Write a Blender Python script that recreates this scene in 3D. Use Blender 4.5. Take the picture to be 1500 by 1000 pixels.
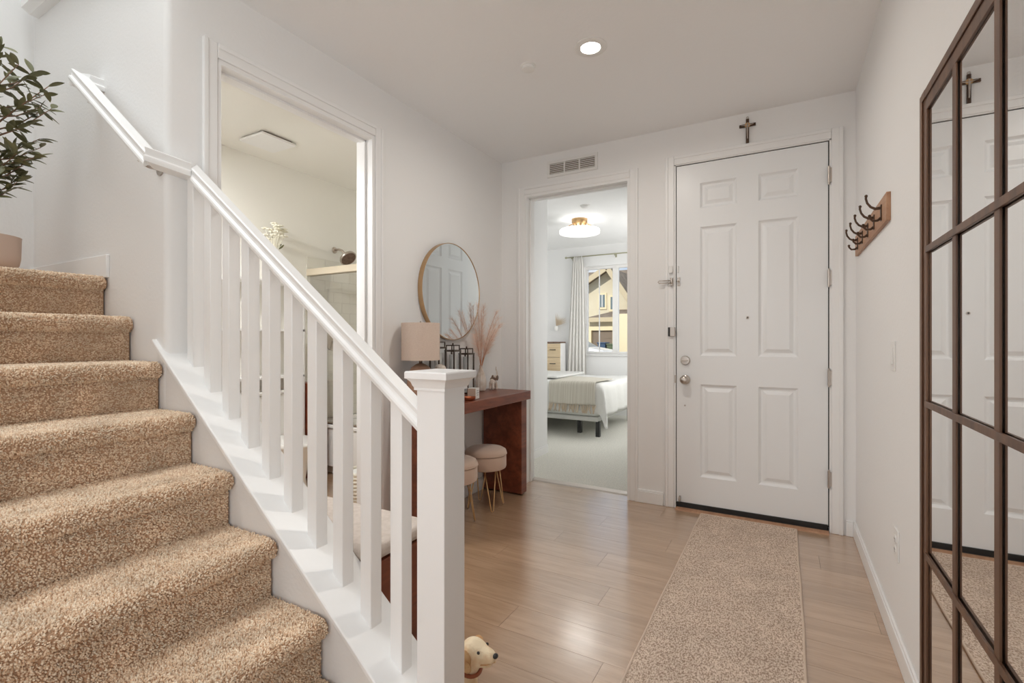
import bpy, bmesh, math, random
import numpy as np
from mathutils import Vector, Matrix
random.seed(7); rng = np.random.default_rng(7)
sc = bpy.context.scene
C = sc.collection
for o in list(bpy.data.objects): bpy.data.objects.remove(o)

# ------------------------------------------------------------------ camera, world, lights, exposure
cam_d = bpy.data.cameras.new('camera'); cam = bpy.data.objects.new('camera', cam_d); C.objects.link(cam)
YAW = math.radians(29.35); CAMZ = 1.21
cam.location = (0, 0, CAMZ); cam.rotation_euler = (math.pi/2, 0, YAW)
cam_d.sensor_width = 36; cam_d.lens = 708/1500*36; cam_d.shift_y = -2.5/1500; cam_d.clip_start = 0.02; cam_d.clip_end = 300
sc.camera = cam
vs = sc.view_settings; vs.view_transform = 'Standard'; vs.look = 'None'; vs.gamma = 1; vs.exposure = 0.0; vs.use_curve_mapping = False
sc.cycles.max_bounces = 10; sc.cycles.diffuse_bounces = 6; sc.cycles.glossy_bounces = 5; sc.cycles.transmission_bounces = 6
sc.cycles.sample_clamp_indirect = 4.0; sc.cycles.caustics_reflective = False; sc.cycles.caustics_refractive = False

w = bpy.data.worlds.new('world'); sc.world = w; w.use_nodes = True
nt = w.node_tree; nt.nodes.clear()
out = nt.nodes.new('ShaderNodeOutputWorld'); bg = nt.nodes.new('ShaderNodeBackground')
tc = nt.nodes.new('ShaderNodeTexCoord'); ns = nt.nodes.new('ShaderNodeTexNoise'); cr = nt.nodes.new('ShaderNodeValToRGB')
ns.inputs['Scale'].default_value = 5; ns.inputs['Detail'].default_value = 6
cr.color_ramp.elements[0].position = .42; cr.color_ramp.elements[0].color = (.50, .66, .86, 1)
cr.color_ramp.elements[1].position = .60; cr.color_ramp.elements[1].color = (.93, .95, .98, 1)
nt.links.new(tc.outputs['Generated'], ns.inputs['Vector']); nt.links.new(ns.outputs['Fac'], cr.inputs['Fac'])
nt.links.new(cr.outputs['Color'], bg.inputs['Color']); nt.links.new(bg.outputs[0], out.inputs[0])
bg.inputs['Strength'].default_value = 0.95

def light(name, kind, loc, rot, power, color=(1, 1, 1), size=None, size_y=None, **kw):
    d = bpy.data.lights.new(name, kind); d.energy = power; d.color = color
    if kind == 'AREA':
        d.shape = 'RECTANGLE' if size_y else 'DISK'; d.size = size
        if size_y: d.size_y = size_y
    for k, v in kw.items(): setattr(d, k, v)
    o = bpy.data.objects.new(name, d); C.objects.link(o); o.location = loc; o.rotation_euler = rot
    return o
R = math.radians
sun = light('sun', 'SUN', (0, 0, 20), (0, 0, 0), 2.6, (1, .95, .86), angle=R(1))
sun.rotation_euler = Vector((.12, .85, -.5)).to_track_quat('-Z', 'Y').to_euler()
light('daylight_back_window', 'AREA', (-1.9, -5.3, 1.45), (R(134), 0, 0), 34, (.93, 1, 1), 4.2, 2.3)
light('side_fill_light', 'AREA', (.40, -1.5, 1.4), (R(130), 0, R(90)), 40, (.97, 1, .985), 1.8, 1.9)  # unseen area light, added to brighten the left wall and newel side
light('daylight_stair_window', 'AREA', (-2.2, .35, 5.05), (0, 0, 0), 19, (.95, .99, 1), 1.6, .8, spread=R(100))
light('bedroom_right_fill', 'AREA', (-.96, 6.35, 1.65), (R(90), 0, R(90)), 27, (1, .99, .97), 1.5, 1.35)  # extra light added out of view; this wall has no window
light('bedroom_left_fill', 'AREA', (-5.1, 5.5, 1.6), (R(90), 0, R(-90)), 9, (.96, .985, 1), 1.5, 1.35)  # unseen light added to brighten the open door leaf in the round mirror
light('vanity_light', 'AREA', (-3.3, 1.28, 2.35), (R(24), 0, 0), 31, (1, 1, 1), .9, .15)

# ------------------------------------------------------------------ helpers
class MB:
    def __init__(s): s.v = []; s.f = []
    def add(s, v, f):
        n = len(s.v); s.v += [tuple(p) for p in v]; s.f += [tuple(i+n for i in q) for q in f]; return s
    def box(s, x0, x1, y0, y1, z0, z1, M=None):
        v = [(x0,y0,z0),(x1,y0,z0),(x1,y1,z0),(x0,y1,z0),(x0,y0,z1),(x1,y0,z1),(x1,y1,z1),(x0,y1,z1)]
        if M: v = [tuple(M @ Vector(p)) for p in v]
        return s.add(v, [(3,2,1,0),(4,5,6,7),(0,1,5,4),(1,2,6,5),(2,3,7,6),(3,0,4,7)])
    def prism(s, poly, axis, a, b):
        # poly: list of 2d points; axis: extrusion axis
        def P(p, t): return {'x': (t, p[0], p[1]), 'y': (p[0], t, p[1]), 'z': (p[0], p[1], t)}[axis]
        n = len(poly); v = [P(p, a) for p in poly] + [P(p, b) for p in poly]
        return s.add(v, [tuple(range(n))[::-1], tuple(range(n, 2*n))] + [(i, (i+1) % n, (i+1) % n+n, i+n) for i in range(n)])
    def lathe(s, prof, c=(0, 0, 0), seg=24, M=None):
        v = []; f = []; m = len(prof)
        for r, z in prof:
            for k in range(seg):
                a = 2*math.pi*k/seg; p = Vector((r*math.cos(a), r*math.sin(a), z))
                if M: p = M @ p
                v.append((p.x+c[0], p.y+c[1], p.z+c[2]))
        for i in range(m-1):
            for k in range(seg): f.append((i*seg+k, i*seg+(k+1) % seg, (i+1)*seg+(k+1) % seg, (i+1)*seg+k))
        if prof[0][0] > 1e-6: f.append(tuple(range(seg))[::-1])
        if prof[-1][0] > 1e-6: f.append(tuple((m-1)*seg+k for k in range(seg)))
        return s.add(v, f)
    def tube(s, pts, r, seg=8, closed=False):
        pts = [Vector(p) for p in pts]; n = len(pts); rs = r if isinstance(r, (list, tuple)) else [r]*n
        v = []; f = []; up = None
        for i, p in enumerate(pts):
            if closed: d = pts[(i+1) % n]-pts[i-1]
            else: d = pts[min(i+1, n-1)]-pts[max(i-1, 0)]
            d.normalize()
            if up is None:
                up = Vector((0, 0, 1)) if abs(d.z) < .9 else Vector((1, 0, 0))
            a = d.cross(up).normalized(); b = a.cross(d).normalized(); up = b
            for k in range(seg):
                t = 2*math.pi*k/seg; v.append(tuple(p+(a*math.cos(t)+b*math.sin(t))*rs[i]))
        for i in range(n if closed else n-1):
            j = (i+1) % n
            for k in range(seg): f.append((i*seg+k, i*seg+(k+1) % seg, j*seg+(k+1) % seg, j*seg+k))
        if not closed: f.append(tuple(range(seg))[::-1]); f.append(tuple((n-1)*seg+k for k in range(seg)))
        return s.add(v, f)
    def sqloft(s, prof, c=(0, 0), hy=None):
        # square sections: (half size, z)
        v = []; f = []
        for h, z in prof: v += [(c[0]-h, c[1]-h, z), (c[0]+h, c[1]-h, z), (c[0]+h, c[1]+h, z), (c[0]-h, c[1]+h, z)]
        for i in range(len(prof)-1):
            for k in range(4): f.append((i*4+k, i*4+(k+1) % 4, i*4+4+(k+1) % 4, i*4+4+k))
        n = len(prof); f.append((3, 2, 1, 0)); f.append((n*4-4, n*4-3, n*4-2, n*4-1))
        return s.add(v, f)
    def ell(s, c, r, seg=16, ring=10, M=None):
        prof = [(max(math.sin(math.pi*i/ring), 0), -math.cos(math.pi*i/ring)) for i in range(ring+1)]
        prof[0] = (1e-4, -1); prof[-1] = (1e-4, 1)
        S = Matrix.Diagonal((r[0], r[1], r[2]))
        return s.lathe(prof, c, seg, (M @ S) if M else S)
    def capsule(s, a, b, ra, rb, seg=12):
        a = Vector(a); b = Vector(b); d = (b-a).normalized(); n = 4
        pts = []; rs = []
        for i in range(n):
            t = math.pi/2*i/n; pts.append(a-d*ra*math.cos(t)); rs.append(max(ra*math.sin(t), 2e-4))
        pts += [a, b]; rs += [ra, rb]
        for i in range(1, n+1):
            t = math.pi/2*i/n; pts.append(b+d*rb*math.sin(t)); rs.append(max(rb*math.cos(t), 2e-4))
        return s.tube(pts, rs, seg)
    def build(s, name, mat, parent=None, smooth=False, bevel=0, seg=2, loc=None, auto=False):
        me = bpy.data.meshes.new(name); me.from_pydata(s.v, [], s.f); me.validate()
        bm = bmesh.new(); bm.from_mesh(me); bmesh.ops.recalc_face_normals(bm, faces=bm.faces); bm.to_mesh(me); bm.free()
        me.materials.append(mat if not isinstance(mat, str) else M_[mat])
        o = bpy.data.objects.new(name, me); C.objects.link(o)
        if parent is not None: attach(o, parent)
        if loc: o.location = loc
        if smooth or bevel:
            me.polygons.foreach_set('use_smooth', [True]*len(me.polygons))
            if not (smooth is True):
                me.set_sharp_from_angle(angle=R(40))
        if auto: me.set_sharp_from_angle(angle=R(auto))
        if bevel:
            b = o.modifiers.new('bevel', 'BEVEL'); b.width = bevel; b.segments = seg; b.limit_method = 'ANGLE'; b.angle_limit = R(35)
            b.harden_normals = False
        return o
def wloc(o):
    p = Vector(o.location); q = o.parent
    while q is not None: p += Vector(q.location); q = q.parent
    return p
def attach(o, parent):
    # vertices are given in world space, parents are unrotated empties: cancel their offset
    o.parent = parent; o.matrix_parent_inverse = Matrix.Identity(4); o.location = -wloc(parent)
def empty(name, loc=(0, 0, 0)):
    o = bpy.data.objects.new(name, None); C.objects.link(o); o.location = loc; o.empty_display_size = .1; return o
def tag(o, label, cat=None, group=None, kind=None):
    o['label'] = label
    if cat: o['category'] = cat
    if group: o['group'] = group
    if kind: o['kind'] = kind
    return o
def thing(name, label, cat, loc=(0, 0, 0), group=None, kind=None): return tag(empty(name, loc), label, cat, group, kind)
def struct(o, label, cat='wall'): return tag(o, label, cat, None, 'structure')
def lin(*c): return tuple(((x/255)/12.92 if x <= 10 else (((x/255)+.055)/1.055)**2.4) for x in c)

# ------------------------------------------------------------------ materials
M_ = {}
def mat(name, col, rough=.5, metal=0, bump=None, var=None, spec=.5, emit=None, trans=0, coat=0, alpha=1, ior=1.5, sheen=0, coords='Object'):
    m = bpy.data.materials.new(name); m.use_nodes = True; M_[name] = m
    n = m.node_tree; b = n.nodes['Principled BSDF']
    b.inputs['Base Color'].default_value = (*col, 1); b.inputs['Roughness'].default_value = rough; b.inputs['Metallic'].default_value = metal
    b.inputs['Specular IOR Level'].default_value = spec; b.inputs['Transmission Weight'].default_value = trans; b.inputs['IOR'].default_value = ior
    b.inputs['Coat Weight'].default_value = coat; b.inputs['Sheen Weight'].default_value = sheen; b.inputs['Alpha'].default_value = alpha
    if emit: b.inputs['Emission Color'].default_value = (*emit[0], 1); b.inputs['Emission Strength'].default_value = emit[1]
    t = n.nodes.new('ShaderNodeTexCoord')
    if var:   # (scale, colour2, detail, lo, hi[, stretch])
        ns = n.nodes.new('ShaderNodeTexNoise'); ns.inputs['Scale'].default_value = var[0]; ns.inputs['Detail'].default_value = var[2]
        r = n.nodes.new('ShaderNodeMapRange'); r.inputs[1].default_value = var[3]; r.inputs[2].default_value = var[4]
        mx = n.nodes.new('ShaderNodeMix'); mx.data_type = 'RGBA'; mx.inputs[6].default_value = (*col, 1); mx.inputs[7].default_value = (*var[1], 1)
        src = t.outputs[coords]
        if len(var) > 5:
            mp = n.nodes.new('ShaderNodeMapping'); mp.inputs['Scale'].default_value = var[5]; n.links.new(src, mp.inputs[0]); src = mp.outputs[0]
        n.links.new(src, ns.inputs['Vector']); n.links.new(ns.outputs['Fac'], r.inputs[0]); n.links.new(r.outputs[0], mx.inputs[0]); n.links.new(mx.outputs[2], b.inputs['Base Color'])
    if bump:  # (scale, strength, distance, detail)
        ns = n.nodes.new('ShaderNodeTexNoise'); ns.inputs['Scale'].default_value = bump[0]; ns.inputs['Detail'].default_value = bump[3] if len(bump) > 3 else 2
        bp = n.nodes.new('ShaderNodeBump'); bp.inputs['Strength'].default_value = bump[1]; bp.inputs['Distance'].default_value = bump[2]
        n.links.new(t.outputs[coords], ns.inputs['Vector']); n.links.new(ns.outputs['Fac'], bp.inputs['Height']); n.links.new(bp.outputs[0], b.inputs['Normal'])
    return m
WALL = (.885, .88, .872); TRIM = (.905, .902, .895)
mat('wall', WALL, .62, bump=(70, .22, .004, 3))
mat('ceiling', (.92, .922, .925), .8, bump=(60, .2, .004, 3))
mat('trim', TRIM, .36, bump=(12, .04, .003))
mat('door_paint', (.87, .88, .885), .33, bump=(30, .05, .002))
mat('bath_wall', (.86, .84, .78), .6, bump=(70, .15, .004, 3))
mat('bed_wall', (.88, .88, .875), .6, bump=(70, .15, .004, 3))
mat('plank_gap', lin(112, 88, 68), .7)
mat('dark_gap', (.012, .011, .01), .5)
mat('nickel', (.56, .50, .45), .28, 1)
mat('bronze', (.085, .05, .032), .38, .7)
mat('mirror_frame', (.17, .085, .045), .4, .25, var=(30, (.10, .048, .026), 4, .35, .65, (1, 1, .05)))
mat('fan_grey', lin(84, 84, 78), .6)
mat('rod_metal', lin(178, 176, 150), .4, .4)
mat('gold', (.62, .40, .20), .3, 1)
mat('brass_frame', (.55, .36, .20), .34, .9)
mat('mirror', (.93, .94, .94), .015, 1)
mat('carpet_under', lin(208, 172, 142), 1, bump=(240, .8, .01, 3), spec=.1)
mat('carpet_bed', lin(236, 233, 224), 1, bump=(140, .8, .01, 3), var=(90, lin(206, 207, 198), 4, .35, .7), spec=.1)
mat('plastic_white', (.85, .84, .82), .4)
mat('plastic_black', (.02, .02, .02), .4)
mat('lamp_shade', lin(224, 206, 192), .9, var=(220, lin(214, 194, 180), 2, .3, .7), bump=(300, .2, .002))
mat('lamp_base', lin(190, 150, 125), .5)
mat('stool_velvet', lin(202, 176, 158), .9, sheen=.4, bump=(250, .2, .002))
mat('ceramic', lin(222, 212, 202), .3, var=(25, lin(190, 165, 145), 4, .45, .8))
mat('ceramic_dark', lin(120, 95, 78), .5, var=(40, lin(90, 62, 48), 3, .4, .7))
def glass_mat(name, refl):
    m = bpy.data.materials.new(name); m.use_nodes = True; M_[name] = m; n = m.node_tree; n.nodes.remove(n.nodes['Principled BSDF'])
    tr = n.nodes.new('ShaderNodeBsdfTransparent'); gl = n.nodes.new('ShaderNodeBsdfGlossy'); gl.inputs['Roughness'].default_value = .01
    fr = n.nodes.new('ShaderNodeFresnel'); fr.inputs['IOR'].default_value = 1.3; ml = n.nodes.new('ShaderNodeMath'); ml.operation = 'MULTIPLY'; ml.inputs[1].default_value = refl
    mx = n.nodes.new('ShaderNodeMixShader'); n.links.new(fr.outputs[0], ml.inputs[0]); n.links.new(ml.outputs[0], mx.inputs[0]); n.links.new(tr.outputs[0], mx.inputs[1]); n.links.new(gl.outputs[0], mx.inputs[2])
    n.links.new(mx.outputs[0], n.nodes['Material Output'].inputs[0])
glass_mat('clear_glass', .25); glass_mat('window_glass', .5)
mat('frosted', (.9, .92, .92), .35, trans=.0)
mat('candle', lin(226, 228, 226), .5)
mat('lantern_metal', lin(86, 74, 66), .4, .6)
mat('pampas', lin(246, 214, 194), .95, var=(12, lin(252, 236, 224), 2, .35, .65))
mat('pampas_stem', lin(214, 158, 124), .8)
mat('leaf', lin(122, 120, 84), .5, var=(9, lin(86, 88, 60), 3, .35, .65))
mat('bark', lin(150, 118, 96), .85, var=(40, lin(110, 84, 66), 3, .3, .7))
mat('soil', lin(70, 55, 45), 1)
mat('pot', lin(212, 190, 176), .75)
mat('cushion', lin(214, 203, 194), .95, var=(45, lin(204, 192, 182), 4, .4, .65), bump=(200, .3, .003))
mat('dog_fur', lin(248, 230, 198), .85, var=(26, lin(228, 192, 146), 4, .45, .75), bump=(130, .5, .006, 3))
mat('dog_ear', lin(222, 186, 140), .85, var=(26, lin(190, 140, 95), 4, .4, .7), bump=(130, .5, .006, 3))
mat('collar', lin(150, 84, 54), .6)
mat('linen', lin(226, 226, 222), .9, bump=(18, .25, .02, 4))
mat('throw', lin(216, 212, 200), .95, bump=(150, .6, .006, 2), var=(70, lin(196, 190, 176), 2, .4, .6, (1, 0, 0)))
mat('tassel', lin(205, 188, 165), .95)
mat('curtain', lin(232, 230, 226), .9)
mat('light_wood', lin(226, 206, 172), .55, var=(14, lin(208, 184, 148), 4, .35, .65, (.2, 1, 4)))
mat('tile', (.80, .78, .70), .18)
mat('porcelain', (.87, .86, .83), .12)
mat('header_tan', lin(206, 194, 172), .5)
mat('grout', (.60, .57, .50), .8)
mat('stucco', lin(230, 222, 198), .9, bump=(3, .3, .05, 4), var=(.6, lin(222, 212, 186), 4, .4, .6))
mat('stucco_light', lin(240, 226, 190), .9)
mat('roof_tile', lin(150, 135, 118), .9, var=(2.5, lin(120, 106, 92), 3, .35, .65))
mat('fascia', lin(205, 190, 160), .8)
mat('garage_door', lin(132, 118, 104), .8)
mat('ext_window', lin(120, 135, 140), .15)
mat('asphalt', lin(176, 172, 164), .95)
mat('car_paint', (.85, .85, .86), .2, coat=.5)
mat('car_glass', lin(150, 160, 165), .1)
mat('bin_blue', lin(60, 84, 112), .5)
mat('bin_green', lin(92, 104, 76), .5)
mat('ring_emit', (1, 1, 1), .5, emit=((1, .99, .95), .8))
mat('can_emit', (1, 1, 1), .5, emit=((1, .93, .84), 14))
mat('paper', lin(232, 230, 226), .7)
mat('print_grey', lin(120, 118, 116), .8)
mat('copper', lin(205, 125, 90), .35, .7)
mat('flower', lin(240, 236, 220), .8)
mat('wicker', lin(226, 220, 206), .9, bump=(60, .6, .01))
mat('binding', lin(206, 186, 168), .9)

def wood_mat(name, c1, c2, c3, scale=(1, 1, 1), rough=.4, rnd=.0, spec=.4, axis=0, pore=.5, coat=0):
    m = bpy.data.materials.new(name); m.use_nodes = True; M_[name] = m; n = m.node_tree; L = n.links.new
    b = n.nodes['Principled BSDF']; b.inputs['Roughness'].default_value = rough; b.inputs['Specular IOR Level'].default_value = spec; b.inputs['Coat Weight'].default_value = coat; b.inputs['Coat Roughness'].default_value = .17; b.inputs['Coat IOR'].default_value = 2.25
    t = n.nodes.new('ShaderNodeTexCoord'); oi = n.nodes.new('ShaderNodeObjectInfo')
    mp = n.nodes.new('ShaderNodeMapping'); mp.inputs['Scale'].default_value = scale
    ad = n.nodes.new('ShaderNodeVectorMath'); ad.operation = 'ADD'
    sm = n.nodes.new('ShaderNodeVectorMath'); sm.operation = 'SCALE'; sm.inputs['Scale'].default_value = 37.0
    cb = n.nodes.new('ShaderNodeCombineXYZ')
    for i in range(3): L(oi.outputs['Random'], cb.inputs[i])
    L(cb.outputs[0], sm.inputs[0]); L(t.outputs['Object'], mp.inputs[0]); L(mp.outputs[0], ad.inputs[0]); L(sm.outputs[0], ad.inputs[1])
    n1 = n.nodes.new('ShaderNodeTexNoise'); n1.inputs['Scale'].default_value = 2.2; n1.inputs['Detail'].default_value = 5; n1.inputs['Distortion'].default_value = .6
    n2 = n.nodes.new('ShaderNodeTexNoise'); n2.inputs['Scale'].default_value = 9; n2.inputs['Detail'].default_value = 6
    L(ad.outputs[0], n1.inputs['Vector']); L(ad.outputs[0], n2.inputs['Vector'])
    m1 = n.nodes.new('ShaderNodeMix'); m1.data_type = 'RGBA'; m1.inputs[6].default_value = (*c1, 1); m1.inputs[7].default_value = (*c2, 1)
    r1 = n.nodes.new('ShaderNodeMapRange'); r1.inputs[1].default_value = .35; r1.inputs[2].default_value = .65; L(n1.outputs['Fac'], r1.inputs[0]); L(r1.outputs[0], m1.inputs[0])
    m2 = n.nodes.new('ShaderNodeMix'); m2.data_type = 'RGBA'; m2.inputs[7].default_value = (*c3, 1); L(m1.outputs[2], m2.inputs[6])
    r2 = n.nodes.new('ShaderNodeMapRange'); r2.inputs[1].default_value = .5; r2.inputs[2].default_value = .72; r2.inputs[4].default_value = pore; L(n2.outputs['Fac'], r2.inputs[0]); L(r2.outputs[0], m2.inputs[0])
    hv = n.nodes.new('ShaderNodeHueSaturation'); r3 = n.nodes.new('ShaderNodeMapRange'); r3.inputs[3].default_value = 1-rnd; r3.inputs[4].default_value = 1+rnd
    L(oi.outputs['Random'], r3.inputs[0]); L(r3.outputs[0], hv.inputs['Value']); L(m2.outputs[2], hv.inputs['Color']); L(hv.outputs[0], b.inputs['Base Color'])
    bp = n.nodes.new('ShaderNodeBump'); bp.inputs['Strength'].default_value = .12; bp.inputs['Distance'].default_value = .002; L(n2.outputs['Fac'], bp.inputs['Height']); L(bp.outputs[0], b.inputs['Normal'])
    return m
wood_mat('floor_plank', lin(186, 154, 124), lin(170, 138, 108), lin(146, 112, 85), (.9, 11, 11), .32, .05, .6, pore=.5, coat=1)
wood_mat('desk_wood', lin(132, 72, 48), lin(104, 50, 32), lin(78, 36, 24), (6, .8, 6), .35, .05, .5)
wood_mat('bench_wood', lin(140, 76, 50), lin(118, 60, 40), lin(90, 44, 30), (6, .8, 6), .42, .05)
wood_mat('rack_wood', lin(184, 144, 114), lin(168, 126, 98), lin(146, 104, 78), (8, .8, 8), .5, .0)
wood_mat('rack_end', lin(150, 80, 56), lin(140, 70, 48), lin(110, 56, 40), (8, .8, 8), .5, .0)

def rug_mat():
    m = bpy.data.materials.new('rug'); m.use_nodes = True; M_['rug'] = m; n = m.node_tree; L = n.links.new; b = n.nodes['Principled BSDF']
    b.inputs['Roughness'].default_value = 1; b.inputs['Specular IOR Level'].default_value = .1
    t = n.nodes.new('ShaderNodeTexCoord'); mp = n.nodes.new('ShaderNodeMapping'); mp.inputs['Scale'].default_value = (1, .55, 1); L(t.outputs['Object'], mp.inputs[0])
    a = n.nodes.new('ShaderNodeTexNoise'); a.inputs['Scale'].default_value = 190; a.inputs['Detail'].default_value = 2; L(mp.outputs[0], a.inputs['Vector'])
    c = n.nodes.new('ShaderNodeTexNoise'); c.inputs['Scale'].default_value = 7; c.inputs['Detail'].default_value = 3; L(t.outputs['Object'], c.inputs['Vector'])
    r = n.nodes.new('ShaderNodeValToRGB'); e = r.color_ramp.elements
    e[0].position = .36; e[0].color = (*lin(160, 137, 120), 1); e[1].position = .64; e[1].color = (*lin(226, 208, 192), 1); e.new(.5).color = (*lin(204, 183, 165), 1)
    L(a.outputs['Fac'], r.inputs[0]); h = n.nodes.new('ShaderNodeHueSaturation'); q = n.nodes.new('ShaderNodeMapRange'); q.inputs[1].default_value = .3; q.inputs[2].default_value = .7; q.inputs[3].default_value = .92; q.inputs[4].default_value = 1.07
    L(c.outputs['Fac'], q.inputs[0]); L(q.outputs[0], h.inputs['Value']); L(r.outputs[0], h.inputs['Color']); L(h.outputs[0], b.inputs['Base Color'])
    bp = n.nodes.new('ShaderNodeBump'); bp.inputs['Strength'].default_value = .9; bp.inputs['Distance'].default_value = .006; L(a.outputs['Fac'], bp.inputs['Height']); L(bp.outputs[0], b.inputs['Normal'])
rug_mat()
def tuft_mat():
    m = bpy.data.materials.new('carpet_pile'); m.use_nodes = True; M_['carpet_pile'] = m; n = m.node_tree; L = n.links.new; b = n.nodes['Principled BSDF']
    b.inputs['Roughness'].default_value = 1; b.inputs['Specular IOR Level'].default_value = .05
    g = n.nodes.new('ShaderNodeNewGeometry'); t = n.nodes.new('ShaderNodeTexCoord')
    r = n.nodes.new('ShaderNodeValToRGB'); e = r.color_ramp.elements
    e[0].color = (*lin(214, 182, 152), 1); e[1].color = (*lin(252, 236, 214), 1); e.new(.45).color = (*lin(240, 214, 186), 1)
    L(g.outputs['Random Per Island'], r.inputs[0])
    c = n.nodes.new('ShaderNodeTexNoise'); c.inputs['Scale'].default_value = 9; c.inputs['Detail'].default_value = 3; L(t.outputs['Object'], c.inputs['Vector'])
    h = n.nodes.new('ShaderNodeHueSaturation'); q = n.nodes.new('ShaderNodeMapRange'); q.inputs[1].default_value = .3; q.inputs[2].default_value = .7; q.inputs[3].default_value = .88; q.inputs[4].default_value = 1.1
    L(c.outputs['Fac'], q.inputs[0]); L(q.outputs[0], h.inputs['Value']); L(r.outputs[0], h.inputs['Color']); L(h.outputs[0], b.inputs['Base Color'])
tuft_mat()

# ------------------------------------------------------------------ room shell
XL, XR, YF, H = -2.14, .385, 3.62, 2.74
WT = .12; YB = 3.75   # wall thickness, back face of the front wall
TOP = 5.2
# floor: sub-floor slab with planks laid along x
b = MB(); b.box(-4.2, 1.0, -5.6, YB, -.06, -.006)
floor = struct(b.build('floor', 'plank_gap'), 'pale oak plank floor of the entry hall', 'floor')
PW, PL, GAP = .182, 1.22, .001
def plank_mesh(x0, x1, y0, y1):
    m = MB(); m.box(x0-(x0+x1)/2, x1-(x0+x1)/2, y0-(y0+y1)/2, y1-(y0+y1)/2, -.006, 0); return m
proto = None
row = 0; y = YB
while y > -.75:
    y0 = max(y-PW, -.75); off = [0, .55, .23, .86, .40, 1.02, .68][row % 7]
    x = -3.85-off
    while x < XR:
        a0, a1 = max(x, -3.85), min(x+PL, XR)
        full = (a1-a0 > PL-1e-6) and (y-y0 > PW-1e-6)
        if a1-a0 > .03:
            if full and proto:
                o = proto.copy(); C.objects.link(o)
            else:
                o = plank_mesh(a0+GAP/2, a1-GAP/2, y0+GAP/2, y-GAP/2).build('plank', 'floor_plank')
                if full: proto = o
            o.parent = floor; o.location = ((a0+a1)/2, (y0+y)/2, 0)
        x += PL
    y -= PW; row += 1
b = MB(); b.box(-3.85, XR, -5.5, -.75, -.006, 0)
o = b.build('plank_field', 'floor_plank', floor); o['kind'] = 'stuff'
# bedroom carpet floor
b = MB(); b.box(-5.2, -.86, YB, 7.62, -.06, .012)
struct(b.build('floor_bedroom', 'carpet_bed'), 'pale grey bedroom carpet beyond the open doorway', 'floor')
b = MB(); b.prism([(YF+.085, 0), (YF+.10, .008), (YB+.02, .016), (YB+.03, .012), (YB+.03, 0)], 'x', -1.903, -1.022)
struct(b.build('trim_threshold', 'nickel'), 'metal threshold strip between wood floor and bedroom carpet', 'threshold')

# left wall with bathroom opening
BY0, BY1, DT = 1.197, 2.125, 2.43
b = MB(); arc = [(XL-.025+.025*math.sin(t), 1.0+.025-.025*math.cos(t)) for t in [i*math.pi/12 for i in range(7)]]
b.prism([(XL-WT, 1.0)]+arc+[(XL, BY0), (XL-WT, BY0)], 'z', 0, H)
b.box(XL-WT, XL, BY0, BY1, DT, H); b.box(XL-WT, XL, BY1, YF, 0, H)
struct(b.build('wall_left', 'wall', smooth='a', auto=30), 'white left wall of the entry with the bathroom doorway')
b = MB(); b.box(-3.62, XL-WT, 1.0, 1.0+WT, 0, TOP); b.box(XL-WT, XL, 1.0, 1.0+WT, H, TOP)
struct(b.build('wall_stairwell', 'wall'), 'white stairwell wall behind the wall-mounted handrail')
b = MB(); b.box(-3.62, -3.5, -.25, 1.0+WT, 0, TOP)
struct(b.build('wall_landing', 'wall'), 'white wall at the back of the stair landing')
b = MB(); b.box(-3.62, -1.25, -.25, -.13, 0, TOP)
struct(b.build('wall_stair_side', 'wall'), 'white wall along the near side of the stairs')
b = MB(); b.box(XL-WT, XR+WT, YF, YB, 0, 0.001); b = MB()
for x0, x1, z0, z1 in [(XL-WT, -1.903, 0, H), (-1.903, -1.022, 2.425, H), (-1.022, -.70, 0, H), (-.70, .27, 2.475, H), (.27, XR+WT, 0, H)]: b.box(x0, x1, YF, YB, z0, z1)
struct(b.build('wall_front', 'wall'), 'white front wall with entry door and bedroom doorway')
b = MB()
for y0, y1, z0, z1 in [(-5.6, -2.42, 0, H), (-2.42, -.58, 0, .44), (-2.42, -.58, 2.36, H), (-.58, YF, 0, H)]: b.box(XR, XR+WT, y0, y1, z0, z1)  # opening behind the viewer is added to hold the side fill light
struct(b.build('wall_right', 'wall'), 'white right wall carrying the hooks and tall mirror')
b = MB()
for x0, x1, z0, z1 in [(-4.2, -4.0, 0, H), (-4.0, .2, 0, .3), (-4.0, .2, 2.6, H), (.2, XR+WT, 0, H)]: b.box(x0, x1, -5.6, -5.48, z0, z1)
struct(b.build('wall_rear', 'wall'), 'white rear wall with a wide window behind the viewer')
b = MB(); b.box(-4.2, -4.08, -5.6, -.13, 0, H); struct(b.build('wall_rear_side', 'wall'), 'white side wall of the room behind the viewer')
b = MB(); b.box(XL, XR+WT, 1.0, YB, H, H+.08); b.box(-1.2, XR+WT, -5.6, 1.0, H, H+.08); b.box(-4.2, -1.2, -5.6, -.13, H, H+.08)
struct(b.build('ceiling', 'ceiling'), 'plain white ceiling of the entry hall', 'ceiling')
b = MB(); b.box(-3.62, -1.0, -.25, 1.12, TOP, TOP+.08); struct(b.build('ceiling_stairwell', 'ceiling'), 'high ceiling over the stairwell', 'ceiling')
b = MB(); b.box(-1.2, -1.1, -.25, 1.0, H+.08, TOP); b.box(XL, -1.1, 1.0, 1.1, H+.08, TOP)
struct(b.build('wall_upper', 'wall'), 'upper floor wall enclosing the stairwell')
# ledge board on the stairwell wall, top left
b = MB(); b.prism([(1.0, 2.905), (.962, 2.905), (.955, 2.912), (.932, 2.925), (.932, 3.05), (1.0, 3.05)], 'x', -3.43, -2.2)
struct(b.build('trim_1', 'trim', smooth='a', auto=20), 'white moulded ledge high on the stairwell wall', 'trim')

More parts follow.
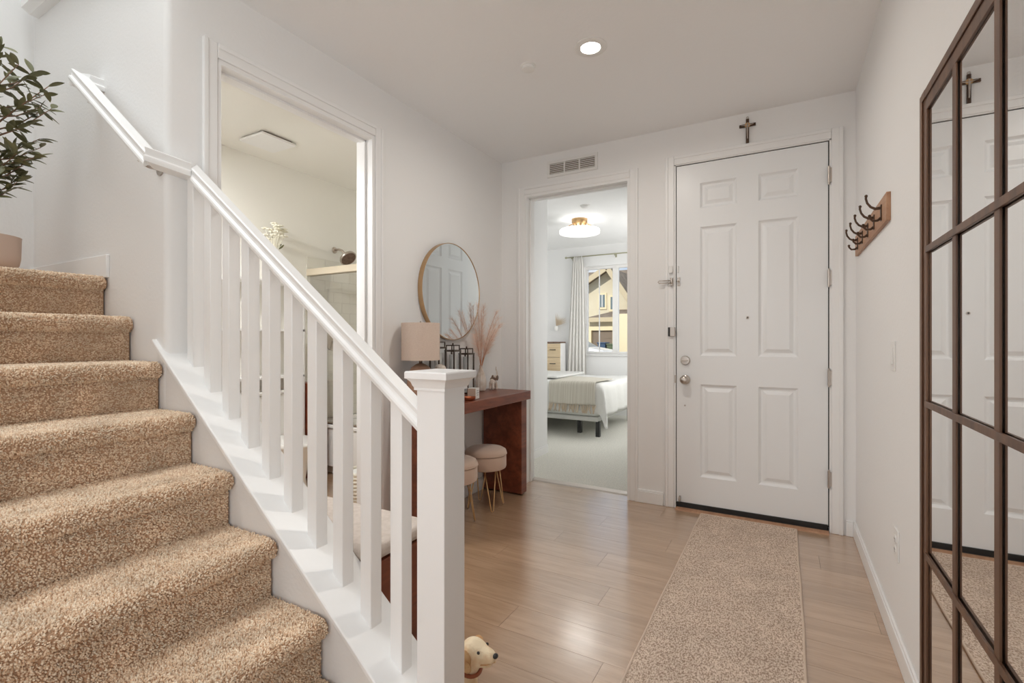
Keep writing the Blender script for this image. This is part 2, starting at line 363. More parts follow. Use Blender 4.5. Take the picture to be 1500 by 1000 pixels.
# bathroom shell
BX = -3.85
def wallbox(name, label, m, *boxes):
    b = MB()
    for q in boxes: b.box(*q)
    return struct(b.build(name, m), label)
wallbox('wall_bath_far', 'cream bathroom wall behind the shower head', 'bath_wall', (BX-.1, BX, 1.0+WT, YB, 0, H))
wallbox('wall_bath_end', 'cream wall at the end of the bathtub', 'bath_wall', (BX, XL-WT, 3.66, YB, 0, H))
wallbox('wall_bath_inner', 'cream bathroom side of the entry wall', 'bath_wall', (XL-WT-.004, XL-WT, BY1, 3.66, 0, H), (XL-WT-.004, XL-WT, BY0, BY1, DT, H), (XL-WT-.004, XL-WT, 1.0+WT, BY0, 0, H))
b = MB(); b.box(BX-.1, XL, 1.0+WT, YB, H, H+.08); struct(b.build('ceiling_bath', 'bath_wall'), 'cream bathroom ceiling with the exhaust fan', 'ceiling')
# bedroom shell
wallbox('wall_bed_stub', 'pale bedroom wall return just inside the doorway', 'bed_wall', (-2.32, -2.2, YB, 4.68, 0, H), (-5.2, -2.32, 4.56, 4.68, 0, H))
wallbox('wall_bed_right', 'pale bedroom wall behind the open door', 'bed_wall', (-.9, -.78, YB, 7.62, 0, H))
wallbox('wall_bed_left', 'pale bedroom wall on the far left', 'bed_wall', (-5.3, -5.2, 4.56, 7.62, 0, H))
WX0, WX1, WZ0, WZ1 = -2.86, -1.25, .975, 2.405
wallbox('wall_bed_far', 'pale bedroom wall with the window', 'bed_wall', (-5.2, WX0, 7.5, 7.62, 0, H), (WX1, -.78, 7.5, 7.62, 0, H), (WX0, WX1, 7.5, 7.62, 0, WZ0), (WX0, WX1, 7.5, 7.62, WZ1, H))
b = MB(); b.box(-5.3, -.78, YB, 7.62, H, H+.08); struct(b.build('ceiling_bedroom', 'bed_wall'), 'white bedroom ceiling with the ring light', 'ceiling')

# baseboards
def base(name, label, pts, side):   # pts: (x0,x1,y0,y1)
    b = MB()
    for x0, x1, y0, y1 in pts:
        b.box(x0, x1, y0, y1, 0, .085)
        ins = .004
        if side == 'x+': b.box(x0, x1-ins, y0, y1, .085, .097)
        elif side == 'x-': b.box(x0+ins, x1, y0, y1, .085, .097)
        else: b.box(x0, x1, y0+ins, y1, .085, .097)
    return struct(b.build(name, 'trim', bevel=.003), label, 'baseboard')
base('baseboard_right', 'white baseboard along the right wall', [(XR-.014, XR, -5.4, YF-.001)], 'x-')
base('baseboard_left', 'white baseboard along the left wall under the desk', [(XL, XL+.014, 2.19, YF)], 'x+')
base('baseboard_front', 'white baseboard between bedroom doorway and entry door', [(-.958, -.765, YF-.014, YF), (.335, XR-.014, YF-.014, YF), (XL+.014, -1.99, YF-.014, YF)], 'y-')
base('baseboard_bedroom', 'white baseboard on the bedroom wall return', [(-2.2, -2.186, YB+.001, 4.68)], 'x+')
b = MB(); b.box(-3.5, -2.62, .986, 1.0, 1.488, 1.59); struct(b.build('baseboard_landing', 'trim', bevel=.003), 'white baseboard at the stair landing', 'baseboard')

# casings: each a trim with three boards
def casing_front(name, label, x0, x1, zt, w):
    t = tag(empty(name, ((x0+x1)/2, YF, 0)), label, 'trim', kind='structure')
    for s, a in ((-1, x0), (1, x1)):
        b = MB(); lo, hi = (a-w, a) if s < 0 else (a, a+w)
        b.box(lo, hi, YF-.011, YF, 0, zt+w)
        o0, o1 = (lo, lo+.022) if s < 0 else (hi-.022, hi)
        b.box(o0, o1, YF-.018, YF-.010, 0, zt+w)
        b.build('casing_board', 'trim', t, bevel=.004)
    b = MB(); b.box(x0, x1, YF-.0105, YF, zt, zt+w); b.box(x0, x1, YF-.0175, YF-.010, zt+w-.022, zt+w); b.build('casing_board', 'trim', t, bevel=.004)
    return t
t = casing_front('trim_2', 'white moulded casing around the entry door', -.69, .26, 2.468, .062)
t = casing_front('trim_3', 'white moulded casing around the bedroom doorway', -1.913, -1.012, 2.432, .062)
b = MB(); b.box(-1.913, -1.893, YF-.006, YB+.01, 0, 2.432); b.build('jamb', 'trim', t); b = MB(); b.box(-1.032, -1.012, YF-.006, YB+.01, 0, 2.432); b.build('jamb', 'trim', t)
b = MB(); b.box(-1.893, -1.032, YF-.006, YB+.01, 2.412, 2.432); b.build('jamb', 'trim', t)
b = MB(); b.box(-1.893, -1.881, YF+.05, YF+.09, 0, 2.412); b.box(-1.044, -1.032, YF+.05, YF+.09, 0, 2.412); b.box(-1.893, -1.032, YF+.05, YF+.09, 2.40, 2.412); b.build('door_stop', 'trim', t, bevel=.002)
b = MB(); b.box(-1.8935, -1.8915, 3.685, 3.715, .965, 1.03); b.build('strike_plate', 'nickel', t)
for z in (.3, 1.2, 2.2):
    b = MB(); b.box(-1.036, -1.031, YB-.045, YB-.01, z-.045, z+.045); b.build('hinge', 'nickel', t)
t = tag(empty('trim_4', (XL, (BY0+BY1)/2, 0)), 'white moulded casing around the bathroom doorway', 'trim', kind='structure')
wc = .062
for s, a in ((-1, BY0), (1, BY1)):
    lo, hi = (a-wc, a) if s < 0 else (a, a+wc); b = MB(); b.box(XL, XL+.011, lo, hi, 0, DT+wc)
    o0, o1 = (lo, lo+.022) if s < 0 else (hi-.022, hi); b.box(XL+.010, XL+.018, o0, o1, 0, DT+wc); b.build('casing_board', 'trim', t, bevel=.004)
b = MB(); b.box(XL, XL+.0105, BY0, BY1, DT, DT+wc); b.box(XL+.010, XL+.0175, BY0, BY1, DT+wc-.022, DT+wc); b.build('casing_board', 'trim', t, bevel=.004)
for y0, y1, z0, z1 in ((BY0, BY0+.02, 0, DT), (BY1-.02, BY1, 0, DT), (BY0+.02, BY1-.02, DT-.02, DT)):
    b = MB(); b.box(XL-WT-.01, XL, y0, y1, z0, z1); b.build('jamb', 'trim', t)
b = MB(); b.box(XL-.09, XL-.05, BY1-.032, BY1-.02, 0, DT-.02); b.box(XL-.09, XL-.05, BY0+.02, BY0+.032, 0, DT-.02); b.box(XL-.09, XL-.05, BY0+.02, BY1-.02, DT-.032, DT-.02); b.build('door_stop', 'trim', t, bevel=.002)

# six-panel doors built in local x (width), y (thickness 0..), z
def panel_door(root, x0, x1, z0, z1, yf, yb, cols, rows, m, flip=None, both=False):
    """slab as stiles and rails with recessed moulded panels; flip maps (x,y,z)->world"""
    F = flip or (lambda p: p)
    def put(b): b.v = [F(p) for p in b.v]; return b
    b = MB(); xs = [x0]+[c for cc in cols for c in cc]+[x1]
    d = .014
    core0, core1 = yf+d+.003, (yb-d-.003 if both else yb)
    b.box(x0, x1, core0, core1, z0, z1)
    faces = [(yf, core0)] + ([(core1, yb)] if both else [])
    for f0, f1 in faces:
        b.box(x0, cols[0][0], f0, f1, z0, z1); b.box(cols[-1][1], x1, f0, f1, z0, z1)
        for i in range(len(cols)-1): b.box(cols[i][1], cols[i+1][0], f0, f1, z0, z1)
        zz = [z0]+[q for r in rows for q in r]+[z1]
        for c in cols:
            for i in range(0, len(zz), 2): b.box(c[0], c[1], f0, f1, zz[i], zz[i+1])
    put(b).build('slab', m, root)
    for c in cols:
        for r in rows:
            for side in ([0, 1] if both else [0]):
                b = MB(); y_out, y_in = (yf, core0-.002) if side == 0 else (yb, core1+.002)
                def ring(i, yy): return [(c[0]+i, yy, r[0]+i), (c[1]-i, yy, r[0]+i), (c[1]-i, yy, r[1]-i), (c[0]+i, yy, r[1]-i)]
                L = [(0, y_out), (.010, y_out+(y_in-y_out)*.75), (.016, y_in), (.026, y_in), (.05, y_out+(y_in-y_out)*.25)]
                v = []; f = []
                for i, yy in L: v += ring(i, yy)
                for i in range(len(L)-1):
                    for k in range(4): f.append((i*4+k, i*4+(k+1) % 4, i*4+4+(k+1) % 4, i*4+4+k))
                n = len(v); f.append((n-4, n-3, n-2, n-1)); b.add(v, f)
                put(b).build('panel', m, root)
# ---------------- entry door
door = tag(empty('door_1', (-.214, YF, 0)), 'white six-panel entry door with nickel knob and deadbolt', 'door', kind='structure')
cols = [(-.515, -.28), (-.148, .081)]; rows = [(.243, .896), (1.097, 2.006), (2.138, 2.316)]
panel_door(door, -.674, .243, .04, 2.456, YF+.004, YF+.05, cols, rows, 'door_paint')
b = MB(); b.box(-.69, .26, YF+.05, YB, 0, 2.47); b.build('stop_frame', 'trim', door)
b = MB(); b.box(-.69, -.6795, YF-.002, YF+.05, .0, 2.47); b.box(.2495, .26, YF-.002, YF+.05, .0, 2.47); b.box(-.69, .26, YF-.002, YF+.05, 2.4625, 2.4725); b.build('jamb', 'trim', door)
b = MB(); b.box(-.6795, -.674, YF+.012, YF+.045, .03, 2.4625); b.box(.243, .2495, YF+.012, YF+.045, .03, 2.4625); b.box(-.6795, .2495, YF+.012, YF+.045, 2.456, 2.4625); b.build('weatherstrip', 'dark_gap', door)
b = MB(); b.box(-.672, .241, YF-.006, YF+.004, .012, .048); b.box(-.676, .246, YF-.012, YF+.05, 0, .016); b.build('door_sweep', 'dark_gap', door, bevel=.003)
b = MB(); b.prism([(YF-.05, 0), (YF-.045, .008), (YF-.012, .014), (YF-.012, 0)], 'x', -.676, .246); b.build('sill_nosing', 'rack_wood', door)
for z in (2.241, 1.598, .972, .337):
    b = MB(); b.tube([(.247, YF-.009, z-.05), (.247, YF-.009, z+.05)], .0075, 12); b.ell((.247, YF-.009, z+.054), (.006, .006, .006), 8, 6); b.ell((.247, YF-.009, z-.054), (.006, .006, .006), 8, 6)
    b.box(.2465, .262, YF-.0105, YF-.002, z-.045, z+.045); b.build('hinge', 'nickel', door, smooth='a')
RX = Matrix.Rotation(R(90), 3, 'X')   # lathe axis z -> -y
b = MB(); b.lathe([(.0001, 0), (.033, 0), (.033, .006), (.028, .011), (.013, .014), (.012, .03), (.02, .036), (.028, .048), (.029, .058), (.024, .067), (.012, .072), (.0001, .073)], (-.614, YF+.004, .926), 28, RX); b.build('knob', 'nickel', door, smooth='a')
db = MB(); db.lathe([(.0001, 0), (.033, 0), (.033, .008), (.028, .016), (.0001, .017)], (-.614, YF+.004, 1.063), 28, RX); db = db.build('deadbolt', 'nickel', door, smooth='a')
b = MB(); b.box(-.633, -.595, YF-.028, YF-.014, 1.057, 1.069); b.build('thumb_turn', 'nickel', db, bevel=.003)
b = MB(); b.lathe([(.0001, 0), (.0095, 0), (.0095, .003), (.006, .0045), (.0001, .004)], (-.213, YF+.004, 1.36), 16, RX); p = b.build('peephole', 'nickel', door, smooth='a')
b = MB(); b.lathe([(.0001, .0042), (.005, .0042), (.005, .0052), (.0001, .0056)], (-.213, YF+.004, 1.36), 12, RX); b.build('lens', 'dark_gap', p)
b = MB(); b.lathe([(.0001, 0), (.006, 0), (.005, .003), (.0001, .004)], (-.617, YF+.004, .74), 10, RX); b.build('plug', 'nickel', door)
b = MB(); b.box(-.655, -.645, YF-.03, YF+.004, .062, .09); b.ell((-.65, YF-.03, .068), (.008, .006, .012), 8, 6); b.build('door_stopper', 'nickel', door)
b = MB(); b.box(-.6865, -.676, YF-.0045, YF-.002, .90, .955); b.build('strike_plate', 'nickel', door)
# guard latch + bits on the casing
g = thing('swing_bar_lock', 'nickel swing bar door guard at the left edge of the entry door', 'lock', (-.69, YF-.018, 1.63))
ZG = 1.628
b = MB(); b.tube([(-.705, YF-.03, ZG+.008), (-.79, YF-.036, ZG+.008), (-.797, YF-.037, ZG), (-.79, YF-.036, ZG-.009), (-.705, YF-.03, ZG-.009)], .0035, 8); b.build('bar', 'nickel', g, smooth=True)
b = MB(); b.box(-.715, -.695, YF-.032, YF-.011, ZG-.028, ZG+.028); b.ell((-.703, YF-.034, ZG), (.011, .009, .018), 10, 8); b.build('hinge_plate', 'nickel', g, bevel=.003)
b = MB(); b.box(-.668, -.65, YF-.001, YF+.004, ZG-.03, ZG+.03); b.tube([(-.66, YF, ZG), (-.66, YF-.022, ZG)], .004, 8); b.ell((-.66, YF-.026, ZG), (.008, .007, .008), 10, 8); b.build('catch_plate', 'nickel', g, bevel=.002)
g = thing('door_contact_sensor', 'small white contact sensor above the swing bar guard', 'sensor', (-.69, YF-.018, 1.72))
b = MB(); b.box(-.725, -.697, YF-.03, YF-.018, 1.69, 1.742); b.build('transmitter', 'plastic_white', g, bevel=.003)
b = MB(); b.box(-.668, -.658, YF-.009, YF+.004, 1.695, 1.74); b.build('magnet', 'plastic_white', g, bevel=.002)
g = thing('door_guard_flap', 'hinged metal reinforcement lock on the casing above the deadbolt', 'lock', (-.69, YF-.018, 1.26))
b = MB(); b.box(-.728, -.714, YF-.028, YF-.011, 1.235, 1.30); b.build('backplate', 'plastic_black', g, bevel=.002)
b = MB(); b.box(-.714, -.682, YF-.032, YF-.018, 1.235, 1.30); b.tube([(-.684, YF-.025, 1.235), (-.684, YF-.025, 1.30)], .006, 10); b.build('flap', 'nickel', g, bevel=.003)

# ---------------- open bedroom door, swung into the bedroom
door2 = tag(empty('door_2', (-1.0, YB, 0)), 'white six-panel bedroom door standing open into the bedroom', 'door', kind='structure')
# local x -> world y ; local y -> world -x
fl = lambda p: (-1.028+.002+p[1], YB+.012+p[0], p[2])
panel_door(door2, 0, .86, .02, 2.40, 0, .036, [(.11, .37), (.49, .75)], [(.24, .88), (1.08, 1.98), (2.1, 2.28)], 'door_paint', flip=fl, both=True)
for s, xx in ((-1, -1.026), (1, -.99)):
    b = MB(); b.lathe([(.0001, 0), (.03, 0), (.028, .01), (.012, .014), (.012, .03), (.026, .044), (.027, .056), (.015, .066), (.0001, .068)], (xx, YB+.80, .95), 20, Matrix.Rotation(R(90*s), 3, 'Y')); b.build('knob', 'nickel', door2, smooth='a')

# ------------------------------------------------------------------ stairs
RISE, RUN, X1, SY0, SY1 = .186, .24, -.95, -.12, 1.0
stairs = thing('staircase', 'beige carpeted staircase climbing to the left landing', 'staircase', (-1.7, .45, 0))
def step_profile(k, last=False):
    xk = X1-RUN*(k-1); zt = RISE*k; zb = RISE*(k-1); xr = xk-.032; r = .027
    back = -3.496 if last else X1-RUN*k-.034
    p = [(xr, zb), (xr, zt-2*r-.004)]
    n = 10
    for i in range(n+1):
        a = -math.pi/2+math.pi*i/n
        p.append((xk-r+r*math.cos(a), zt-r+r*math.sin(a)))
    p.append((back, zt))
    return p
def profile_mesh(p, y0, y1, back, zbot, rnd=.02):
    b = MB(); poly = p+[(back, zbot), (p[0][0], zbot)] if zbot < p[0][1]-1e-6 else p+[(back, p[0][1])]
    b.prism(poly, 'y', y0, y1); return b
def tufts(p, y0, y1, dens, parent, ln=.0078, wd=.0029, name='carpet_pile'):
    pts = np.array(p); seg = pts[1:]-pts[:-1]; Ls = np.hypot(seg[:, 0], seg[:, 1]); tot = Ls.sum(); cum = np.concatenate([[0], np.cumsum(Ls)])
    n = int(tot*(y1-y0)*dens); s = rng.random(n)*tot; idx = np.clip(np.searchsorted(cum, s)-1, 0, len(Ls)-1); t = (s-cum[idx])/Ls[idx]
    xz = pts[idx]+seg[idx]*t[:, None]; nx = seg[idx]/Ls[idx][:, None]; nrm2 = np.stack([nx[:, 1], -nx[:, 0]], 1)
    yy = y0+rng.random(n)*(y1-y0)
    P = np.stack([xz[:, 0], yy, xz[:, 1]], 1); N = np.stack([nrm2[:, 0], np.zeros(n), nrm2[:, 1]], 1)
    D = N+rng.normal(0, .28, (n, 3)); D /= np.linalg.norm(D, axis=1)[:, None]
    A = np.cross(D, np.array([0.31, .8, .5])); A /= np.linalg.norm(A, axis=1)[:, None]; B = np.cross(D, A)
    L = ln*(.6+.7*rng.random(n))[:, None]; W = wd*(.7+.6*rng.random(n))[:, None]; ph = rng.random(n)*6.28
    V = np.zeros((n, 7, 3))
    for k in range(3):
        a = ph+k*2.0944; c = np.cos(a)[:, None]; s_ = np.sin(a)[:, None]
        V[:, k] = P-N*.003+(A*c+B*s_)*W*.8; V[:, 3+k] = P+D*L*.62+(A*c+B*s_)*W
    V[:, 6] = P+D*L
    # stay on our side of the walls
    V[:, :, 1] = np.clip(V[:, :, 1], y0-.002, y1+.004)
    F = np.array([[0, 1, 4], [0, 4, 3], [1, 2, 5], [1, 5, 4], [2, 0, 3], [2, 3, 5], [3, 4, 6], [4, 5, 6], [5, 3, 6]])
    faces = (F[None]+np.arange(n)[:, None, None]*7).reshape(-1, 3)
    me = bpy.data.meshes.new(name); me.vertices.add(n*7); me.vertices.foreach_set('co', V.ravel()); me.loops.add(faces.size); me.loops.foreach_set('vertex_index', faces.ravel().astype(np.int32))
    me.polygons.add(len(faces)); me.polygons.foreach_set('loop_start', np.arange(0, faces.size, 3, dtype=np.int32)); me.update(); me.validate()
    me.polygons.foreach_set('use_smooth', [True]*len(me.polygons))
    me.materials.append(M_['carpet_pile']); o = bpy.data.objects.new(name, me); C.objects.link(o); attach(o, parent); o['kind'] = 'stuff'; return o
for k in range(1, 9):
    last = k == 8; p = step_profile(k, last)
    b = profile_mesh(p, SY0, SY1-.006, p[-1][0], p[0][1])
    st = b.build('landing' if last else 'step', 'carpet_under', stairs, bevel=.004)
    q = p[:-1]+[(max(p[-1][0], p[-2][0]-.45), p[-1][1])]
    tufts(q, .12, SY1-.012, 58000, st)

# kneewall below the balusters with a sloping painted cap
CS = .7813
capz = lambda x: 1.217+CS*(-2.219-x)   # top of cap
b = MB(); b.prism([(XL, 0), (-.80, 0), (-.80, capz(-.80)-.02), (XL, capz(XL)-.02)], 'y', 1.0, 1.16)
struct(b.build('wall_knee', 'wall'), 'white sloping knee wall beside the carpeted steps')
rail = thing('stair_railing', 'white painted balustrade with newel post, balusters and handrail', 'railing', (-1.4, 1.0875, 0))
b = MB(); b.prism([(-2.215, capz(-2.215)), (-.79, capz(-.79)), (-.79, capz(-.79)-.022), (-2.215, capz(-2.215)-.022)], 'y', .983, 1.177)
b.build('base_cap', 'trim', rail, bevel=.004)
RT = lambda x: 1.154+.757*(-1.09-x)   # handrail top
for k in range(10):
    x1 = -.966-.1226*k; x0 = x1-.045
    zt = RT((x0+x1)/2)-.045
    b = MB(); v = [(x0, 1.065, capz(x0)-.004), (x1, 1.065, capz(x1)-.004), (x1, 1.11, capz(x1)-.004), (x0, 1.11, capz(x0)-.004), (x0, 1.065, RT(x0)-.045), (x1, 1.065, RT(x1)-.045), (x1, 1.11, RT(x1)-.045), (x0, 1.11, RT(x0)-.045)]
    b.add(v, [(3, 2, 1, 0), (4, 5, 6, 7), (0, 1, 5, 4), (1, 2, 6, 5), (2, 3, 7, 6), (3, 0, 4, 7)]); b.build('baluster', 'trim', rail, bevel=.0025)
# newel
nc = (-.8405, 1.0875)
nw = MB(); nw.sqloft([(.0475, 0), (.0475, 1.07), (.0475, 1.075)], nc); nw = nw.build('newel_post', 'trim', rail, bevel=.002)
b = MB(); b.sqloft([(.0475, 1.070), (.053, 1.071), (.053, 1.078), (.056, 1.083), (.060, 1.094), (.066, 1.101), (.0715, 1.104), (.0715, 1.120), (.069, 1.1235), (.012, 1.127)], nc); b.build('cap', 'trim', nw, smooth='a', auto=24)
# handrail sweep
prof = [(-.031, -.058), (.031, -.058), (.033, -.046), (.031, -.038), (.023, -.030), (.0215, -.020), (.025, -.010), (.025, -.004), (.020, 0), (-.020, 0), (-.025, -.004), (-.025, -.010), (-.0215, -.020), (-.023, -.030), (-.031, -.038), (-.033, -.046)]
xj = -2.103; yj = .925
path = [Vector((-.885, 1.0875, RT(-.885))), Vector((xj, 1.0875, RT(xj))), Vector((xj, yj, RT(xj)+.012)), Vector((-2.70, yj, RT(xj)+.012+.757*(2.70+xj))), Vector((-2.70, 1.0, RT(xj)+.012+.757*(2.70+xj)))]
n = len(prof); HM = MB()
def hd(a, b_): d = (b_-a); d.z = 0; return d.normalized()
def miter(i):
    d0 = hd(path[i-1], path[i]) if i else hd(path[0], path[1]); d1 = hd(path[i], path[i+1]) if i < len(path)-1 else d0
    n0 = Vector((-d0.y, d0.x, 0)); n1 = Vector((-d1.y, d1.x, 0)); m_ = n0+n1; return m_/m_.dot(n0)
for i in range(len(path)-1):
    A, B_ = path[i], path[i+1]; d = hd(A, B_); L_ = (B_-A).xy.length; sl_ = (B_.z-A.z)/L_; v = []
    for P, mm in ((A, miter(i)), (B_, miter(i+1))):
        for s_, u in prof:
            q = P+mm*s_; v.append((q.x, q.y, A.z+sl_*((q-A).dot(d))+u))
    HM.add(v, [(k, (k+1) % n, n+(k+1) % n, n+k) for k in range(n)]+[tuple(range(n))[::-1], tuple(range(n, 2*n))])
v, f = HM.v, HM.f
hr = MB().add(v, f).build('handrail', 'trim', rail, smooth='a', auto=28)
for bx, bz in ((-2.18, RT(xj)+.012+.757*.077), (-2.62, RT(xj)+.012+.757*.517)):
    b = MB(); b.tube([(bx, yj, bz-.06), (bx, yj, bz-.085), (bx, yj+.03, bz-.10), (bx, .996, bz-.10)], .006, 8); b.lathe([(.0001, 0), (.024, 0), (.024, .005), (.0001, .006)], (bx, 1.0, bz-.10), 16, RX); b.build('bracket', 'nickel', hr, smooth='a')

# ------------------------------------------------------------------ runner rug
rg = thing('runner_rug', 'beige woven runner rug leading to the entry door', 'rug', (-.21, 2.1, 0))
def rug_edge(y, s): return .0015*math.sin(y*5+s)+.001*math.sin(y*13+2*s)
b = MB(); ny = 120; ya, yb = .55, 3.555
v = []; f = []
for i in range(ny+1):
    y = ya+(yb-ya)*i/ny; l = -.497+rug_edge(y, 0); r_ = .070+rug_edge(y, 1.3)
    for x, z in ((l, .002), (l, .009), (r_, .009), (r_, .002)): v.append((x, y, z))
for i in range(ny):
    for k in range(4): f.append((i*4+k, i*4+(k+1) % 4, i*4+4+(k+1) % 4, i*4+4+k))
f += [(3, 2, 1, 0), (ny*4, ny*4+1, ny*4+2, ny*4+3)]
b.add(v, f); b.build('pile', 'rug', rg)
for s, e, ph in ((-1, -.497, 0), (1, .070, 1.3)):
    b = MB(); b.tube([(e+rug_edge(ya+(yb-ya)*i/ny, ph), ya+(yb-ya)*i/ny, .0065) for i in range(ny+1)], .006, 6); b.build('edge_binding', 'binding', rg, smooth=True)
b = MB(); b.tube([(-.497+.567*i/20, yb+.002*math.sin(i), .0065) for i in range(21)], .005, 6); b.build('edge_binding', 'binding', rg, smooth=True)


# ------------------------------------------------------------------ ceiling fittings, vent, switches
def recessed_light(x, y, label, power):
    t = thing('recessed_light', label, 'ceiling light', (x, y, H), 'recessed ceiling lights')
    b = MB(); b.lathe([(.050, -.001), (.052, -.006), (.080, -.007), (.086, -.003), (.086, 0), (.050, 0)], (x, y, H), 32); b.build('trim_ring', 'plastic_white', t, smooth='a')
    b = MB(); b.lathe([(.0001, -.0045), (.050, -.0045), (.050, -.001), (.0001, -.001)], (x, y, H), 32); b.build('lens', 'can_emit', t)
    l = light('can_lamp', 'AREA', (x, y, H-.012), (0, 0, 0), power, (1, .94, .86) if 'entry' in label else (1, 1, 1), .12); l.parent = t; l.location = (0, 0, -.012); l.data.spread = R(170)
recessed_light(-.881, 2.405, 'glowing recessed ceiling light in the entry', 10)
recessed_light(-1.6, -2.2, 'unseen recessed fill light added behind the viewer', 32)  # extra can added out of view to even out the room light
t = thing('sprinkler_cover', 'small round white sprinkler cover beside the ceiling light', 'sprinkler', (-1.246, 2.402, H))
b = MB(); b.lathe([(.043, 0), (.043, -.004), (.036, -.006), (.036, 0)], (-1.246, 2.402, H), 24); b.build('rim', 'plastic_white', t, smooth='a')
b = MB(); b.lathe([(.036, -.002), (.036, -.020), (.032, -.022), (.0001, -.022)], (-1.246, 2.402, H), 24); b.build('plate', 'plastic_white', t, smooth='a')
# return air vent above bedroom doorway
t = thing('air_vent', 'white wall register with louvres above the bedroom doorway', 'vent', (-1.48, YF, 2.54))
vx0, vx1, vz0, vz1 = -1.70, -1.265, 2.541, 2.675
b = MB(); fr = .024
b.box(vx0, vx1, YF-.01, YF, vz0, vz0+fr); b.box(vx0, vx1, YF-.01, YF, vz1-fr, vz1); b.box(vx0, vx0+fr, YF-.01, YF, vz0+fr, vz1-fr); b.box(vx1-fr, vx1, YF-.01, YF, vz0+fr, vz1-fr)
iw = (vx1-vx0-2*fr)/3
for k in (1, 2): b.box(vx0+fr+iw*k-.006, vx0+fr+iw*k+.006, YF-.009, YF, vz0+fr, vz1-fr)
b.build('frame', 'plastic_white', t, bevel=.002)
b = MB(); b.box(vx0+fr, vx1-fr, YF-.0012, YF-.0002, vz0+fr, vz1-fr); b.build('duct', 'garage_door', t)
for k in range(3):
    xa = vx0+fr+iw*k+(.006 if k else 0); xb = vx0+fr+iw*(k+1)-(.006 if k < 2 else 0)
    for j in range(6):
        z = vz0+fr+.005+(vz1-vz0-2*fr-.006)*j/5.6
        b = MB(); b.add([(xa, YF-.008, z-.001), (xb, YF-.008, z-.001), (xb, YF-.002, z+.007), (xa, YF-.002, z+.007), (xa, YF-.007, z-.002), (xb, YF-.007, z-.002), (xb, YF-.001, z+.006), (xa, YF-.001, z+.006)], [(0, 1, 2, 3), (7, 6, 5, 4), (0, 4, 5, 1), (1, 5, 6, 2), (2, 6, 7, 3), (3, 7, 4, 0)])
        b.build('slat', 'plastic_white', t)
# wall plates on the right wall
def plate_right(name, label, cat, y, z, w, h):
    t = thing(name, label, cat, (XR, y, z)); b = MB(); b.box(XR-.006, XR, y-w/2, y+w/2, z-h/2, z+h/2); b.build('cover_plate', 'plastic_white', t, bevel=.002); return t
t = plate_right('light_switch', 'white rocker light switch on the right wall beside the mirror', 'switch', 2.44, 1.145, .075, .118)
b = MB(); b.add([(XR-.006, 2.422, 1.112), (XR-.006, 2.458, 1.112), (XR-.012, 2.458, 1.112), (XR-.012, 2.422, 1.112), (XR-.006, 2.422, 1.178), (XR-.006, 2.458, 1.178), (XR-.008, 2.458, 1.178), (XR-.008, 2.422, 1.178)], [(0, 1, 2, 3), (7, 6, 5, 4), (0, 4, 5, 1), (1, 5, 6, 2), (2, 6, 7, 3), (3, 7, 4, 0)]); b.build('rocker', 'plastic_white', t, bevel=.001)
t = plate_right('wall_outlet', 'white electrical outlet low on the right wall', 'outlet', 2.37, .415, .075, .118)
for dz in (-.02, .02):
    b = MB(); b.lathe([(.0001, 0), (.016, 0), (.015, .003), (.0001, .003)], (XR-.006, 2.37, .415+dz), 16, Matrix.Rotation(R(-90), 3, 'Y')); s = b.build('socket', 'plastic_white', t)
    b = MB()
    for dy in (-.006, .006): b.box(XR-.0096, XR-.0088, 2.37+dy-.001, 2.37+dy+.001, .415+dz-.002, .415+dz+.006)
    b.ell((XR-.009, 2.37, .415+dz-.008), (.0006, .002, .002), 8, 6); b.build('slots', 'dark_gap', s)

# crucifix
t = thing('crucifix', 'dark wooden crucifix hanging above the entry door', 'crucifix', (-.213, YF, 2.53))
cx = -.213
b = MB(); b.box(cx-.0095, cx+.0095, YF-.014, YF-.002, 2.53, 2.695); b.box(cx-.05, cx-.0095, YF-.0138, YF-.0022, 2.642, 2.661); b.box(cx+.0095, cx+.05, YF-.0138, YF-.0022, 2.642, 2.661); b.build('cross', 'bronze', t, bevel=.002)
b = MB(); b.tube([(cx+.007*math.cos(a), YF-.008, 2.703+.007*math.sin(a)) for a in [i*.6283 for i in range(10)]], .002, 6, True); b.build('hanging_ring', 'nickel', t, smooth=True)
b = MB(); b.lathe([(.0001, 0), (.017, 0), (.017, .002), (.0001, .002)], (cx, YF-.014, 2.652), 20, RX); b.build('medallion', 'gold', t)
b = MB(); b.capsule((cx, YF-.020, 2.648), (cx, YF-.020, 2.61), .006, .005, 8); b.capsule((cx, YF-.019, 2.605), (cx+.001, YF-.018, 2.562), .0045, .003, 8); b.ell((cx+.001, YF-.021, 2.660), (.005, .005, .006), 10, 8); b.capsule((cx, YF-.019, 2.647), (cx-.036, YF-.017, 2.655), .003, .002, 6); b.capsule((cx, YF-.019, 2.647), (cx+.036, YF-.017, 2.655), .003, .002, 6)
b.build('corpus', 'nickel', t, smooth=True)

